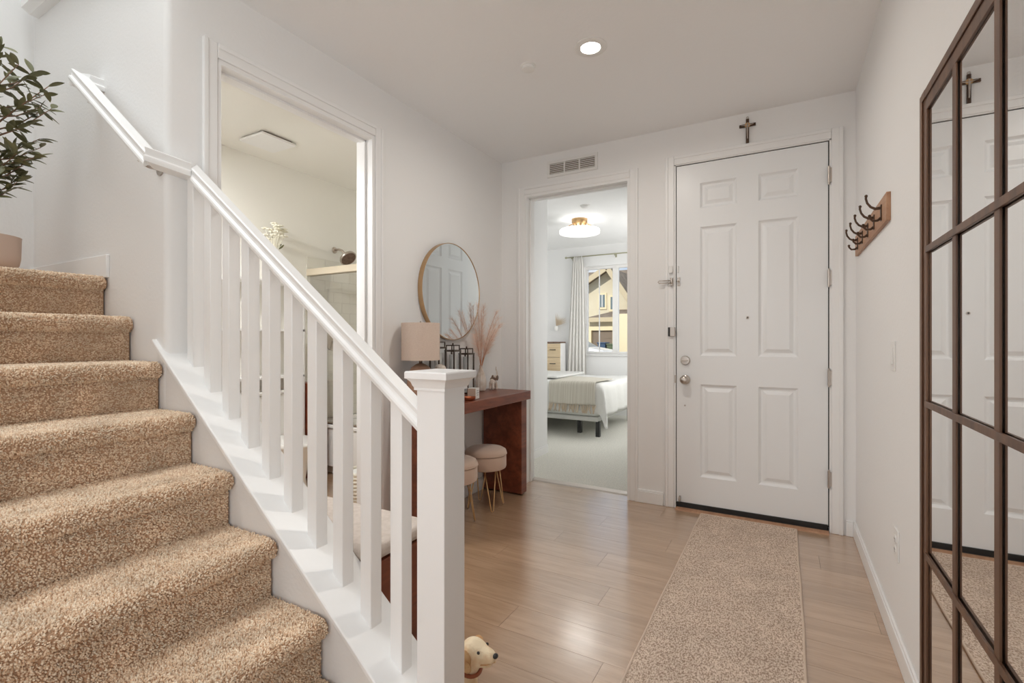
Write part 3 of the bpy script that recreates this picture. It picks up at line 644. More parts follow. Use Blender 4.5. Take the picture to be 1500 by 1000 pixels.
# hook rack
t = thing('coat_hook_rack', 'wooden wall rack with five bronze double hooks', 'coat rack', (XR, 3.0, 1.72))
xf = XR-.0155
b = MB(); b.box(xf, XR-.0002, 2.50, 3.50, 1.704, 1.822); b.build('board', 'rack_wood', t, bevel=.0015)
for i in range(5):
    y = 2.615+.192*i; z = 1.765
    b = MB(); b.box(xf-.004, xf, y-.011, y+.011, z-.038, z+.03)
    pts = [(xf-.002, y, z+.018), (xf-.022, y, z+.016), (xf-.038, y, z+.026), (xf-.050, y, z+.044), (xf-.055, y, z+.064), (xf-.054, y, z+.074)]
    b.tube(pts, [.007, .006, .005, .0045, .0045, .005], 8); b.ell((xf-.054, y, z+.076), (.0065, .0065, .0065), 8, 6)
    pts = [(xf-.002, y, z-.026), (xf-.014, y, z-.036), (xf-.030, y, z-.036), (xf-.040, y, z-.024), (xf-.042, y, z-.016)]
    b.tube(pts, [.006, .0055, .005, .0045, .005], 8); b.ell((xf-.042, y, z-.013), (.0065, .0065, .0065), 8, 6)
    b.build('hook', 'bronze', t, smooth='a')

# tall paned floor mirror
t = thing('floor_mirror', 'tall window-pane mirror with brown metal frame against the right wall', 'mirror', (.35, 1.1, 0))
xg = .345; my0, my1, mz0, mz1 = .666, 1.759, 0.0, 1.893; fw = .055; xfr = .339
b = MB(); b.box(xg, xg+.005, my0+.01, my1-.01, mz0+.01, mz1-.01); b.build('mirror_glass', 'mirror', t)
b = MB(); b.box(xg+.005, .369, my0+.012, my1-.012, mz0+.005, mz1-.012); b.build('backing_board', 'bronze', t)
def frame_bar(name, y0, y1, z0, z1, inner):
    b = MB(); b.box(xfr, xg, y0, y1, z0, z1)
    d = .022   # raised outer lip
    if inner == 'y-': b.box(xfr-.004, xfr, y1-d, y1, z0, z1); b.box(xg, .368, y1-.012, y1, z0, z1)
    elif inner == 'y+': b.box(xfr-.004, xfr, y0, y0+d, z0, z1); b.box(xg, .368, y0, y0+.012, z0, z1)
    elif inner == 'z-': b.box(xfr-.004, xfr, y0, y1, z1-d, z1); b.box(xg, .368, y0, y1, z1-.012, z1)
    else: b.box(xfr-.004, xfr, y0, y1, z0, z0+d)
    return b.build(name, 'mirror_frame', t, bevel=.0015)
frame_bar('frame_stile', my1-fw, my1, mz0, mz1, 'y-'); frame_bar('frame_stile', my0, my0+fw, mz0, mz1, 'y+')
for y0, y1 in ((my1-fw, my1-.022), (my0+.022, my0+fw)):
    b = MB(); b.box(xfr-.004, xfr+.001, y0, y1, mz1-.022, mz1); b.build('corner_lip', 'mirror_frame', t)
frame_bar('frame_rail', my0+fw, my1-fw, mz1-fw, mz1-.0005, 'z-'); frame_bar('frame_rail', my0+fw, my1-fw, mz0, mz0+fw, 'z+')
for y in (1.460, 1.205, .95):
    b = MB(); b.box(.3395, .3435, y-.0135, y+.0135, mz0+fw, mz1-fw); b.build('muntin', 'mirror_frame', t, bevel=.001)
for z in (1.456, 1.035, .621, .205):
    b = MB(); b.box(.336, .3425, my0+fw-.004, my1-fw+.004, z-.0085, z+.0085); b.build('muntin', 'mirror_frame', t, bevel=.001)

# ------------------------------------------------------------------ desk along the left wall
DZ = .81
t = thing('console_desk', 'reddish brown wooden console desk against the left wall', 'desk', (-1.94, 2.83, 0))
b = MB(); b.box(XL+.018, -1.745, 2.255, 3.405, DZ-.068, DZ); b.build('desk_top', 'desk_wood', t, bevel=.003)
for y0 in (2.275, 3.302):
    b = MB(); b.box(XL+.018, -1.772, y0, y0+.086, .012, DZ-.068); b.build('side_panel', 'desk_wood', t, bevel=.003)
    for x in (XL+.05, -1.80): b = MB(); b.box(x-.015, x+.015, y0+.03, y0+.056, 0, .0125); b.build('foot', 'plastic_black', t)

# stools
def stool(x, y, label, rot):
    t = thing('pouf_stool', label, 'stool', (x, y, 0), 'round storage stools')
    b = MB(); b.lathe([(.0001, .285), (.136, .285), (.145, .290), (.149, .302), (.149, .375), (.147, .382), (.0001, .382)], (x, y, 0), 40); b.build('seat_drum', 'stool_velvet', t, smooth='a')
    b = MB(); b.lathe([(.0001, .384), (.148, .384), (.1515, .390), (.1515, .400), (.145, .416), (.125, .428), (.08, .436), (.0001, .438)], (x, y, 0), 40); lid = b.build('lid', 'stool_velvet', t, smooth='a')
    b = MB(); b.tube([(x+.1515*math.cos(a), y+.1515*math.sin(a), .389) for a in [i*2*math.pi/48 for i in range(48)]], .0028, 6, True); b.build('piping', 'stool_velvet', lid, smooth=True)
    for k in range(4):
        a = rot+k*math.pi/2; fx, fy = x+.135*math.cos(a), y+.135*math.sin(a); tx, ty = -math.sin(a), math.cos(a)
        ax, ay = x+.088*math.cos(a), y+.088*math.sin(a)
        b = MB(); b.tube([(ax+tx*.042, ay+ty*.042, .286), (fx+tx*.008, fy+ty*.008, .012), (fx, fy, .005), (fx-tx*.008, fy-ty*.008, .012), (ax-tx*.042, ay-ty*.042, .286)], .0042, 8); b.build('hairpin_leg', 'gold', t, smooth=True)
stool(-1.885, 2.965, 'beige round pouf stool with gold hairpin legs near the desk panel', R(52))
stool(-1.885, 2.585, 'beige round pouf stool with gold hairpin legs behind the newel post', R(48))

# round mirror
t = thing('round_mirror', 'round wall mirror with thin brass frame above the desk', 'mirror', (XL, 2.866, 1.56))
RY = Matrix.Rotation(R(90), 3, 'Y'); rm = .352
b = MB(); b.lathe([(rm-.0045, .0), (rm, .0), (rm, .036), (rm-.0045, .036), (rm-.0045, .018)], (XL+.001, 2.866, 1.56), 96, RY); b.build('frame', 'brass_frame', t, smooth='a')
b = MB(); b.lathe([(.0001, .0), (rm-.0046, .0), (rm-.0046, .033), (.0001, .033)], (XL+.001, 2.866, 1.56), 96, RY); b.build('mirror_glass', 'mirror', t)

# table lamp
lx, ly = -2.005, 2.385
t = thing('table_lamp', 'beige drum shade table lamp on the desk', 'lamp', (lx, ly, DZ))
b = MB(); b.lathe([(.1205, 1.082), (.1205, 1.316), (.1185, 1.316), (.1185, 1.082), (.1205, 1.082)], (lx, ly, 0), 48); b.build('lamp_shade', 'lamp_shade', t, smooth='a')
b = MB(); b.lathe([(.0001, DZ), (.06, DZ), (.068, DZ+.01), (.082, DZ+.06), (.086, DZ+.12), (.078, DZ+.185), (.058, DZ+.225), (.03, DZ+.245), (.013, DZ+.252), (.0001, DZ+.254)], (lx, ly, 0), 32); b.build('lamp_base', 'lamp_base', t, smooth=True)
b = MB(); b.lathe([(.0001, DZ+.25), (.011, DZ+.25), (.011, DZ+.30), (.017, DZ+.302), (.017, DZ+.36), (.0001, DZ+.365)], (lx, ly, 0), 16); b.build('socket', 'ceramic_dark', t, smooth='a')
b = MB()
for a in (0, 2.094, 4.189): b.tube([(lx, ly, 1.306), (lx+.119*math.cos(a), ly+.119*math.sin(a), 1.306)], .0018, 6)
b.tube([(lx, ly, 1.155), (lx, ly, 1.322)], .003, 8); b.ell((lx, ly, 1.324), (.006, .006, .006), 10, 8); b.build('harp', 'nickel', t, smooth='a')
# shell decor by the lamp
t = thing('seashell', 'cream and brown seashell beside the lamp', 'ornament', (-1.99, 2.55, DZ))
b = MB()
b.lathe([(.0001, 0), (.03, 0), (.034, .01), (.02, .05), (.012, .16), (.016, .175), (.0001, .18)], (-1.985, 2.545, DZ), 16); b.build('pedestal', 'ceramic_dark', t, smooth='a')
b = MB()
for i in range(26):
    a = i*.55; r_ = .03*(1-i/30); b.ell((-1.985+.55*r_*math.cos(a)*.6, 2.545+.012+.55*r_*math.sin(a), DZ+.205+i*.0012), (r_, r_, r_*1.05), 12, 8)
b.build('shell', 'ceramic', t, smooth=True)

# lanterns
def lantern(x, y, h, label):
    t = thing('lantern', label, 'lantern', (x, y, DZ), 'metal lanterns on the desk'); w_ = .038; z0 = DZ; zb = z0+h
    b = MB(); b.box(x-w_, x+w_, y-w_, y+w_, z0, z0+.012); b.build('base', 'lantern_metal', t, bevel=.002)
    for sx in (-1, 1):
        for sy in (-1, 1):
            b = MB(); b.box(x+sx*w_-.0045, x+sx*w_+.0045, y+sy*w_-.0045, y+sy*w_+.0045, z0+.012, zb-.05); b.build('post', 'lantern_metal', t)
    b = MB()
    for zz in (zb-.05, zb-.045):
        pass
    for a0, a1, c0, c1 in ((-w_-.005, w_+.005, -w_-.005, -w_+.005), (-w_-.005, w_+.005, w_-.005, w_+.005), (-w_-.005, -w_+.005, -w_+.005, w_-.005), (w_-.005, w_+.005, -w_+.005, w_-.005)):
        b.box(x+a0, x+a1, y+c0, y+c1, zb-.052, zb-.04)
    b.build('top_frame', 'lantern_metal', t)
    b = MB(); i_ = w_*.86
    for sx in (-1, 1):
        for sy in (-1, 1): b.box(x+sx*i_-.003, x+sx*i_+.003, y+sy*i_-.003, y+sy*i_+.003, zb-.04, zb-.008)
    for a0, a1, c0, c1 in ((-i_-.003, i_+.003, -i_-.003, -i_+.003), (-i_-.003, i_+.003, i_-.003, i_+.003), (-i_-.003, -i_+.003, -i_, i_), (i_-.003, i_+.003, -i_, i_)): b.box(x+a0, x+a1, y+c0, y+c1, zb-.012, zb-.004)
    b.box(x-i_, x+i_, y-.003, y+.003, zb-.012, zb-.004); b.ell((x, y, zb+.002), (.006, .006, .008), 8, 6); b.build('crown', 'lantern_metal', t)
    for nx, ny in ((1, 0), (-1, 0), (0, 1), (0, -1)):
        b = MB()
        if nx: b.box(x+nx*w_-.001, x+nx*w_+.001, y-w_+.005, y+w_-.005, z0+.012, zb-.052)
        else: b.box(x-w_+.005, x+w_-.005, y+ny*w_-.001, y+ny*w_+.001, z0+.012, zb-.052)
        b.build('pane', 'clear_glass', t)
    b = MB(); b.lathe([(.0001, z0+.012), (.027, z0+.012), (.027, z0+h*.80), (.022, z0+h*.805), (.0001, z0+h*.80)], (x, y, 0), 20); b.build('candle', 'candle', t, smooth='a')
lantern(-2.055, 2.625, .392, 'tallest dark metal lantern, nearest the lamp')
lantern(-2.055, 2.795, .368, 'middle dark metal lantern of the three on the desk')
lantern(-2.055, 2.965, .342, 'shortest dark metal lantern, beside the white vase')
# small box and coaster in front
t = thing('candle_box', 'small pink and white printed box in front of the lanterns', 'box', (-1.86, 2.73, DZ))
mb_ = Matrix.Translation((-1.845, 2.745, DZ)) @ Matrix.Rotation(R(8), 4, 'Z')
b = MB(); b.box(-.03, .03, -.03, .03, 0, .072, mb_); b.build('carton', 'paper', t, bevel=.001)
b = MB(); b.box(-.0301, .0301, -.0305, -.0300, .002, .070, mb_); b.build('printed_side', 'stool_velvet', t)
b = MB()
for i, wd in enumerate((.03, .04, .022)): b.box(.0301, .0306, -wd/2, wd/2, .052-.014*i, .0555-.014*i, mb_)
b.build('printed_lines', 'print_grey', t)
t = thing('copper_dish', 'small copper dish on the desk in front of the box', 'dish', (-1.83, 2.64, DZ))
b = MB(); b.lathe([(.0001, .002), (.03, .002), (.04, .012), (.043, .022), (.045, .022), (.042, .010), (.03, 0), (.0001, 0)], (-1.82, 2.655, DZ), 28); b.build('bowl', 'copper', t, smooth='a')

# white vase with pampas
px_, py_ = -2.07, 3.185
t = thing('ribbed_vase', 'white ribbed glass vase holding pampas grass', 'vase', (px_, py_, DZ))
b = MB(); seg = 36; pr_ = [(.030, 0), (.036, .005), (.040, .035), (.041, .07), (.036, .11), (.024, .145), (.014, .17), (.0115, .19), (.013, .20), (.010, .20), (.009, .18)]
v = []; f = []
for r_, z in pr_:
    for k in range(seg):
        a = 2*math.pi*k/seg; q = r_*(1+.045*math.cos(a*12)); v.append((px_+q*math.cos(a), py_+q*math.sin(a), DZ+z))
for i in range(len(pr_)-1):
    for k in range(seg): f.append((i*seg+k, i*seg+(k+1) % seg, i*seg+seg+(k+1) % seg, i*seg+seg+k))
f.append(tuple(range(seg))[::-1]); b.add(v, f); b.build('body', 'ceramic', t, smooth='a')
def plume_pts(ax, ay, hgt, lean): return [Vector((px_+ax*lean*s_**1.7, py_+ay*lean*s_**1.7, DZ+.12+hgt*s_)) for s_ in [i/9 for i in range(10)]]
t = thing('pampas_grass', 'dried blush pampas grass plumes in the white vase', 'dried grass', (px_, py_, DZ+.12))
pl = [(.3, -1, .44, .20), (.5, -.7, .50, .14), (.2, .3, .55, .07), (.9, .2, .50, .14), (.2, 1, .46, .2), (.5, .8, .40, .18), (.0, -.5, .56, .10), (1, -.4, .36, .17), (.4, -1, .32, .22)]
for ax, ay, hg, ln in pl:
    pts = plume_pts(ax, ay, hg, ln)
    b = MB(); b.tube(pts, [.0022]*6+[.0015, .0012, .001, .0006], 5); st = b.build('stem', 'pampas_stem', t, smooth=True)
    b = MB()
    for j in range(420):
        s_ = .38+.62*random.random(); i = min(int(s_*9), 8); p0 = pts[i].lerp(pts[i+1], s_*9-i); d = (pts[i+1]-pts[i]).normalized()
        rad = Vector((random.gauss(0, 1), random.gauss(0, 1), random.gauss(0, .4))).normalized()
        e_ = p0+(d*.8+rad*.62).normalized()*(.05+.07*random.random())*(1.2-.6*s_); e_.z -= .012; md = (p0+e_)/2+rad*.006
        e_.x = max(e_.x, XL+.042); md.x = max(md.x, XL+.042)
        sd = d.cross(rad).normalized()*.0005
        b.add([p0-sd, p0+sd, md+sd, md-sd, e_], [(0, 1, 2, 3), (3, 2, 4)])
    b.build('plume', 'pampas', st)
# elephant figurine
def blob(name, m, parts, parent, voxel, smooth=6, loc=None):
    b = MB()
    for q in parts:
        if q[0] == 'e': b.ell(*q[1:])
        else: b.capsule(*q[1:])
    o = b.build(name, m, parent, smooth=True)
    r = o.modifiers.new('remesh', 'REMESH'); r.mode = 'VOXEL'; r.voxel_size = voxel; r.use_smooth_shade = True
    s = o.modifiers.new('smooth', 'SMOOTH'); s.factor = .5; s.iterations = smooth
    return o
ex, ey = -2.035, 3.315
t = thing('elephant_figurine', 'cream and brown elephant figurine with raised trunk beside the vase', 'figurine', (ex, ey, DZ))
def E_(x, y, z): return (ex+x, ey+y, DZ+z)
parts = [('e', E_(0, -.004, .068), (.026, .034, .028)), ('e', E_(.004, .026, .094), (.02, .021, .022)),
         ('c', E_(.012, -.026, .055), E_(.014, -.028, .01), .012, .0105), ('c', E_(-.012, -.026, .055), E_(-.014, -.028, .01), .012, .0105),
         ('c', E_(.012, .018, .055), E_(.014, .022, .01), .011, .0105), ('c', E_(-.012, .018, .055), E_(-.014, .022, .01), .011, .0105),
         ('c', E_(.004, .040, .088), E_(.004, .052, .105), .010, .008), ('c', E_(.004, .052, .105), E_(.003, .046, .14), .008, .006), ('c', E_(.003, .046, .14), E_(.001, .036, .165), .006, .004), ('c', E_(.001, .036, .165), E_(0, .042, .182), .004, .0035),
         ('c', E_(0, -.038, .07), E_(0, -.046, .04), .003, .002)]
eb = blob('body', 'ceramic', parts, t, .0035, 4)
for s in (-1, 1):
    b = MB(); b.ell(E_(.004+s*.022, .016, .094), (.005, .019, .022), 14, 8); b.build('ear', 'ceramic_dark', eb, smooth=True)
    b = MB(); b.capsule(E_(.004+s*.009, .040, .082), E_(.004+s*.012, .056, .084), .0028, .0015, 8); b.build('tusk', 'paper', eb, smooth=True)
b = MB(); b.ell(E_(0, -.006, .082), (.0275, .022, .02), 16, 8); b.build('saddle_cloth', 'ceramic_dark', eb, smooth=True)

# ------------------------------------------------------------------ bench behind the knee wall
t = thing('storage_bench', 'brown wooden bench with cushion behind the stair railing', 'bench', (-1.66, 1.34, 0))
b = MB(); b.box(-2.08, -1.212, 1.18, 1.50, .03, .445); b.box(-2.06, -1.235, 1.195, 1.485, 0, .03); b.build('body', 'bench_wood', t, bevel=.003)
b = MB(); b.box(-2.085, -1.205, 1.178, 1.505, .452, .505); b.build('cushion', 'cushion', t, bevel=.02, seg=4)
# dog
t = tag(empty('puppy', (-.93, 1.30, 0)), 'cream puppy sitting on the floor behind the newel post', 'dog')
dx, dy = -.928, 1.285
DS = .84
def D_(x, y, z): return (dx+x*DS, dy+y*DS, z*DS)
parts = [('e', D_(-.06, 0, .085), (.085, .07, .085)), ('e', D_(0, 0, .14), (.065, .055, .085)), ('c', D_(.02, 0, .16), D_(.062, .0, .232), .05, .042),
         ('e', D_(.078, 0, .262), (.052*DS, .047*DS, .046*DS)), ('c', D_(.112, 0, .262), D_(.148, 0, .260), .032*DS, .028*DS), ('c', D_(.104, 0, .232), D_(.140, 0, .234), .026*DS, .019*DS), ('e', D_(.108, .020, .282), (.016*DS, .014*DS, .012*DS)), ('e', D_(.108, -.020, .282), (.016*DS, .014*DS, .012*DS)),
         ('c', D_(.035, .034, .13), D_(.05, .036, .02), .028, .018), ('c', D_(.035, -.034, .13), D_(.05, -.036, .02), .028, .018), ('e', D_(.062, .036, .014), (.028, .019, .0135)), ('e', D_(.062, -.036, .014), (.028, .019, .0135)),
         ('e', D_(-.055, .06, .055), (.06, .03, .05)), ('e', D_(-.055, -.06, .055), (.06, .03, .05)), ('e', D_(-.01, .075, .014), (.045, .019, .0135)), ('e', D_(-.01, -.075, .014), (.045, .019, .0135)),
         ('c', D_(-.13, 0, .03), D_(-.21, .02, .02), .018, .010)]
db_ = blob('body', 'dog_fur', parts, t, .007, 6)
for s in (-1, 1):
    b = MB(); MR = Matrix.Rotation(R(-14*s), 3, 'X') @ Matrix.Rotation(R(16), 3, 'Y'); b.ell(D_(.064, s*.043, .248), (.025, .009, .036), 16, 10, MR); b.ell(D_(.070, s*.045, .222), (.022, .0085, .026), 16, 10, MR); b.build('ear', 'dog_ear', db_, smooth=True)
    b = MB(); b.ell(D_(.119, s*.031, .281), (.0052, .004, .0048), 10, 8); b.build('eye', 'plastic_black', db_, smooth=True)
b = MB(); b.ell(D_(.1745, 0, .270), (.008, .0105, .0075), 12, 8); b.build('nose', 'plastic_black', db_, smooth=True)
b = MB(); b.tube([D_(.126, .0275, .236), D_(.150, .0250, .243), D_(.1725, 0, .247), D_(.150, -.0250, .243), D_(.126, -.0275, .236)], .002, 6); b.build('mouth', 'dog_ear', db_, smooth=True)
cA = Vector((.042/.083, 0, .072/.083)); 
b = MB(); ctr = Vector(D_(.050, 0, .208)); u1 = Vector((0, 1, 0)); u2 = cA.cross(u1)
b.tube([tuple(ctr+(u1*math.cos(a)+u2*math.sin(a))*.0475) for a in [i*2*math.pi/28 for i in range(28)]], .006, 8, True); b.build('collar', 'collar', t, smooth=True)

# ------------------------------------------------------------------ olive tree on the landing
LZ = RISE*8+.008; ox, oy = -2.985, .69
t = thing('plant_pot', 'ribbed beige plant pot on the carpeted landing', 'pot', (ox, oy, LZ))
b = MB(); seg = 72; pr_ = [(.075, 0), (.078, .012), (.098, .020), (.112, .04), (.117, .07), (.119, .155), (.121, .16), (.115, .162), (.112, .15), (.11, .135)]
v = []; f = []
for i, (r_, z) in enumerate(pr_):
    for k in range(seg):
        a = 2*math.pi*k/seg; q = r_*(1+(.010*math.cos(a*36) if 3 <= i <= 5 else 0)); v.append((ox+q*math.cos(a), oy+q*math.sin(a), LZ+z))
for i in range(len(pr_)-1):
    for k in range(seg): f.append((i*seg+k, i*seg+(k+1) % seg, i*seg+seg+(k+1) % seg, i*seg+seg+k))
f.append(tuple(range(seg))[::-1]); b.add(v, f); b.build('body', 'pot', t, smooth='a')
b = MB(); b.lathe([(.0001, .132), (.08, .135), (.111, .13)], (ox, oy, LZ), 24); b.build('soil', 'soil', t)
t = thing('olive_tree', 'small artificial olive tree growing in the ribbed pot', 'plant', (ox, oy, LZ+.13))
def leafmesh():
    b = MB(); n = 6; v = []; f = []
    for i in range(n+1):
        s_ = i/n; w_ = .0115*math.sin(math.pi*min(s_*.96+.03, 1))**.8; z = -.007*s_*s_
        v += [(s_*.062, -w_, z+.0025*w_/.011), (s_*.062, 0, z-.001), (s_*.062, w_, z+.0025*w_/.011)]
    for i in range(n):
        for k in range(2): f.append((i*3+k, i*3+k+1, i*3+k+4, i*3+k+3))
    return b.add(v, f)
base_leaf = None
def leaf(p, d, s_):
    global base_leaf
    if base_leaf is None:
        base_leaf = leafmesh().build('leaf', 'leaf', None, smooth=True); o = base_leaf
    else:
        o = base_leaf.copy(); C.objects.link(o)
    o.parent = t; q = d.to_track_quat('X', 'Z'); q = q @ Matrix.Rotation(random.uniform(-.7, .7), 3, 'X').to_quaternion()
    o.rotation_mode = 'QUATERNION'; o.rotation_quaternion = q; o.location = p-Vector(t.location); o.scale = (s_, s_, s_)
tr = [Vector((ox, oy, LZ+.13)), Vector((ox+.012, oy+.01, LZ+.30)), Vector((ox-.005, oy+.012, LZ+.45)), Vector((ox+.02, oy+.02, LZ+.62)), Vector((ox+.01, oy+.02, LZ+.80))]
b = MB(); b.tube(tr, [.012, .010, .009, .007, .005], 8); b.build('trunk', 'bark', t, smooth=True)
random.seed(21)
br = []
for i in range(17):
    s_ = .28+.72*i/16; j = min(int(s_*4), 3); p0 = tr[j].lerp(tr[j+1], s_*4-j); a = R(29)+R(125)*math.sin(i*2.1+.4)
    ln_ = random.uniform(.16, .25)*(1.05 if s_ > .5 else .7)
    p2 = p0+Vector((math.cos(a)*ln_*.85, math.sin(a)*ln_*.75, ln_*random.uniform(.45, .9)))
    p2.y = min(p2.y, .96); p1 = p0.lerp(p2, .5)+Vector((0, 0, -.02)); br.append((p0, p1, p2))
br.append((tr[-1], tr[-1]+Vector((.02, .01, .08)), tr[-1]+Vector((.05, .02, .17))))
br.append((tr[3], tr[3]+Vector((.08, .06, .09)), tr[3]+Vector((.19, .13, .19)))); br.append((tr[3], tr[3]+Vector((.06, -.02, .12)), tr[3]+Vector((.14, .05, .26)))); br.append((tr[2], tr[2]+Vector((.07, .06, .03)), tr[2]+Vector((.15, .12, .06))))
br.append((tr[1].lerp(tr[2], .6), tr[2]+Vector((.05, .03, .0)), tr[2]+Vector((.10, .07, .07))))
random.shuffle(br)
for p0, p1, p2 in br[:23]:
    b = MB(); b.tube([p0, p1, p2], [.004, .003, .0015], 6); b.build('branch', 'bark', t, smooth=True)
    for j in range(13):
        s_ = .22+.78*j/12; q = p0.lerp(p1, s_*2) if s_ < .5 else p1.lerp(p2, s_*2-1)
        d = (p2-p0).normalized()*.6+Vector((random.gauss(0, .7), random.gauss(0, .7), random.gauss(0.1, .5))); d.normalize()
        if q.y > .93 and d.y > 0: d.y = -d.y
        leaf(q, d, random.uniform(.8, 1.2))

# ------------------------------------------------------------------ bathroom contents
t = thing('exhaust_fan', 'square white exhaust fan cover on the bathroom ceiling', 'exhaust fan', (-3.44, 2.3, H))
b = MB(); b.box(-3.58, -3.30, 2.17, 2.45, H-.03, H-.012); b.build('cover', 'plastic_white', t, bevel=.004)
b = MB(); b.box(-3.56, -3.32, 2.19, 2.43, H-.012, H); b.build('housing', 'ceramic_dark', t)
YG = 2.96
t = thing('bathtub', 'white alcove bathtub behind the sliding shower header', 'bathtub', (-3.05, 3.3, 0))
b = MB(); b.box(BX+.014, XL-WT-.02, YG+.02, 3.645, .07, .42); b.box(BX+.014, XL-WT-.02, YG+.06, 3.645, 0, .07); b.build('apron', 'porcelain', t, bevel=.01)
b = MB(); b.box(BX+.012, XL-WT-.018, YG, YG+.10, .42, .455); b.box(BX+.012, XL-WT-.018, 3.575, 3.647, .42, .455); b.box(BX+.012, BX+.10, YG+.10, 3.575, .42, .455); b.box(XL-WT-.10, XL-WT-.018, YG+.10, 3.575, .42, .455); b.build('rim', 'porcelain', t, bevel=.008)
t = tag(empty('shower_surround', (BX, 3.3, .455)), 'cream tiled shower surround on the bathroom wall', 'tile surround', kind='structure')
b = MB(); b.box(BX, BX+.006, YG, 3.66, .455, 1.90); b.box(BX+.006, XL-WT-.005, 3.654, 3.66, .455, 1.90); b.build('mortar', 'grout', t)
th, tw = .1015, .2035; protoT = None
z = .457; r_ = 0
while z < 1.88:
    y = YG-(tw/2 if r_ % 2 else 0)
    while y < 3.655:
        a0, a1 = max(y, YG), min(y+tw, 3.655)
        if a1-a0 > .02:
            full = a1-a0 > tw-1e-5
            if full and protoT: o = protoT.copy(); C.objects.link(o)
            else:
                b = MB(); b.box(0, .006, -(a1-a0)/2+.001, (a1-a0)/2-.001, .001, th-.001); o = b.build('tile', 'tile')
                if full: protoT = o
            o.parent = t; o.location = Vector((BX+.006, (a0+a1)/2, z))-Vector(t.location)
        y += tw
    z += th; r_ += 1
t = thing('shower_door', 'framed glass shower screen with a wide cream header above the bathtub', 'shower screen', (-3.05, YG+.03, .455))
b = MB(); b.box(BX+.013, XL-WT-.006, YG-.005, YG+.06, 1.80, 1.862); b.build('header_rail', 'header_tan', t, bevel=.004)
b = MB(); b.box(BX+.02, -3.02, YG+.022, YG+.028, .462, 1.80); b.build('glass_panel', 'window_glass', t); b = MB(); b.box(-3.06, XL-WT-.02, YG+.040, YG+.046, .462, 1.80); b.build('glass_panel', 'window_glass', t)
b = MB(); b.box(BX+.013, XL-WT-.006, YG+.012, YG+.055, .4555, .468); b.build('sill_track', 'nickel', t)
t = thing('wall_shower', 'round nickel shower head on a bent arm', 'shower head', (BX, 3.286, 2.09))
b = MB(); b.lathe([(.0001, 0), (.032, 0), (.03, .006), (.016, .014), (.0001, .014)], (BX, 3.286, 2.09), 24, RY); b.build('flange', 'nickel', t, smooth='a')
b = MB(); b.tube([(BX+.01, 3.286, 2.09), (BX+.06, 3.286, 2.092), (BX+.11, 3.284, 2.075), (BX+.155, 3.282, 2.035)], .011, 12); b.build('arm', 'nickel', t, smooth=True)
MR = Matrix.Rotation(R(135), 3, 'Y'); b = MB(); b.lathe([(.0001, -.035), (.018, -.035), (.022, -.02), (.05, -.008), (.080, .004), (.084, .018), (.080, .026), (.0001, .026)], (BX+.185, 3.28, 2.005), 32, MR); h_ = b.build('head', 'nickel', t, smooth='a')
b = MB(); b.lathe([(.0001, .0262), (.072, .0262), (.070, .029), (.0001, .030)], (BX+.185, 3.28, 2.005), 32, MR); b.build('spray_face', 'ceramic_dark', h_)
t = thing('shower_valve', 'round shower valve plate with lever on the tiled wall', 'valve', (BX+.012, 3.25, 1.19))
b = MB(); b.lathe([(.0001, 0), (.085, 0), (.082, .008), (.03, .016), (.0001, .016)], (BX+.0125, 3.25, 1.19), 32, RY); b.build('plate', 'nickel', t, smooth='a')
b = MB(); b.tube([(BX+.025, 3.25, 1.19), (BX+.06, 3.25, 1.19)], .016, 12); b.tube([(BX+.055, 3.25, 1.19), (BX+.06, 3.25, 1.11)], .007, 8); b.build('lever', 'nickel', t, smooth='a')
# shelf over the toilet
t = thing('wall_shelf', 'white bathroom shelf unit above the toilet', 'shelf', (BX, 2.45, .9))
for z in (.91, 1.30, 1.70):
    b = MB(); b.box(BX, BX+.22, 2.16, 2.78, z-.02, z); b.build('shelf_board', 'trim', t, bevel=.002)
for y in (2.16, 2.765):
    b = MB(); b.box(BX, BX+.02, y, y+.015, 0.0, 1.70); b.box(BX+.2, BX+.22, y, y+.015, 0, 1.68); b.build('upright', 'trim', t)
t = thing('flower_vase', 'vase of white flowers on the top bathroom shelf', 'flowers', (BX+.12, 2.55, 1.70))
b = MB(); b.lathe([(.0001, 0), (.035, 0), (.05, .05), (.05, .12), (.03, .19), (.028, .24), (.024, .24), (.022, .2)], (BX+.12, 2.56, 1.70), 20); b.build('vase', 'porcelain', t, smooth='a')
random.seed(5)
for i in range(30):
    a = random.uniform(0, 6.28); r_ = .085*random.random()**.5; z = 1.70+.41+random.uniform(-.07, .09)*(1-r_/.16)
    x, y = BX+.125+r_*math.cos(a), 2.56+r_*math.sin(a)
    b = MB(); b.tube([(BX+.12, 2.56, 1.92), (x, y, z)], .002, 5)
    for j in range(6): b.ell((x+.014*math.cos(j*1.05), y+.014*math.sin(j*1.05), z), (.016, .010, .006), 8, 6, Matrix.Rotation(j*1.05, 3, 'Z'))
    b.ell((x, y, z+.004), (.008, .008, .008), 8, 6); b.build('flower', 'flower', t, smooth=True)
for i in range(3):
    a = i*2.1; b = MB(); b.ell((BX+.125+.09*math.cos(a), 2.56+.09*math.sin(a), 1.98+.04*(i % 3)), (.035, .012, .004), 8, 6, Matrix.Rotation(a, 3, 'Z') @ Matrix.Rotation(-.5, 3, 'Y')); b.build('leaf', 'leaf', t, smooth=True)
t = thing('toilet', 'white toilet below the bathroom shelf', 'toilet', (-3.5, 2.47, 0))
b = MB(); b.box(BX+.03, BX+.21, 2.27, 2.67, .39, .76); b.build('tank', 'porcelain', t, bevel=.02, seg=3)
b = MB(); b.box(BX+.025, BX+.22, 2.26, 2.68, .76, .79); b.build('tank_lid', 'porcelain', t, bevel=.01)
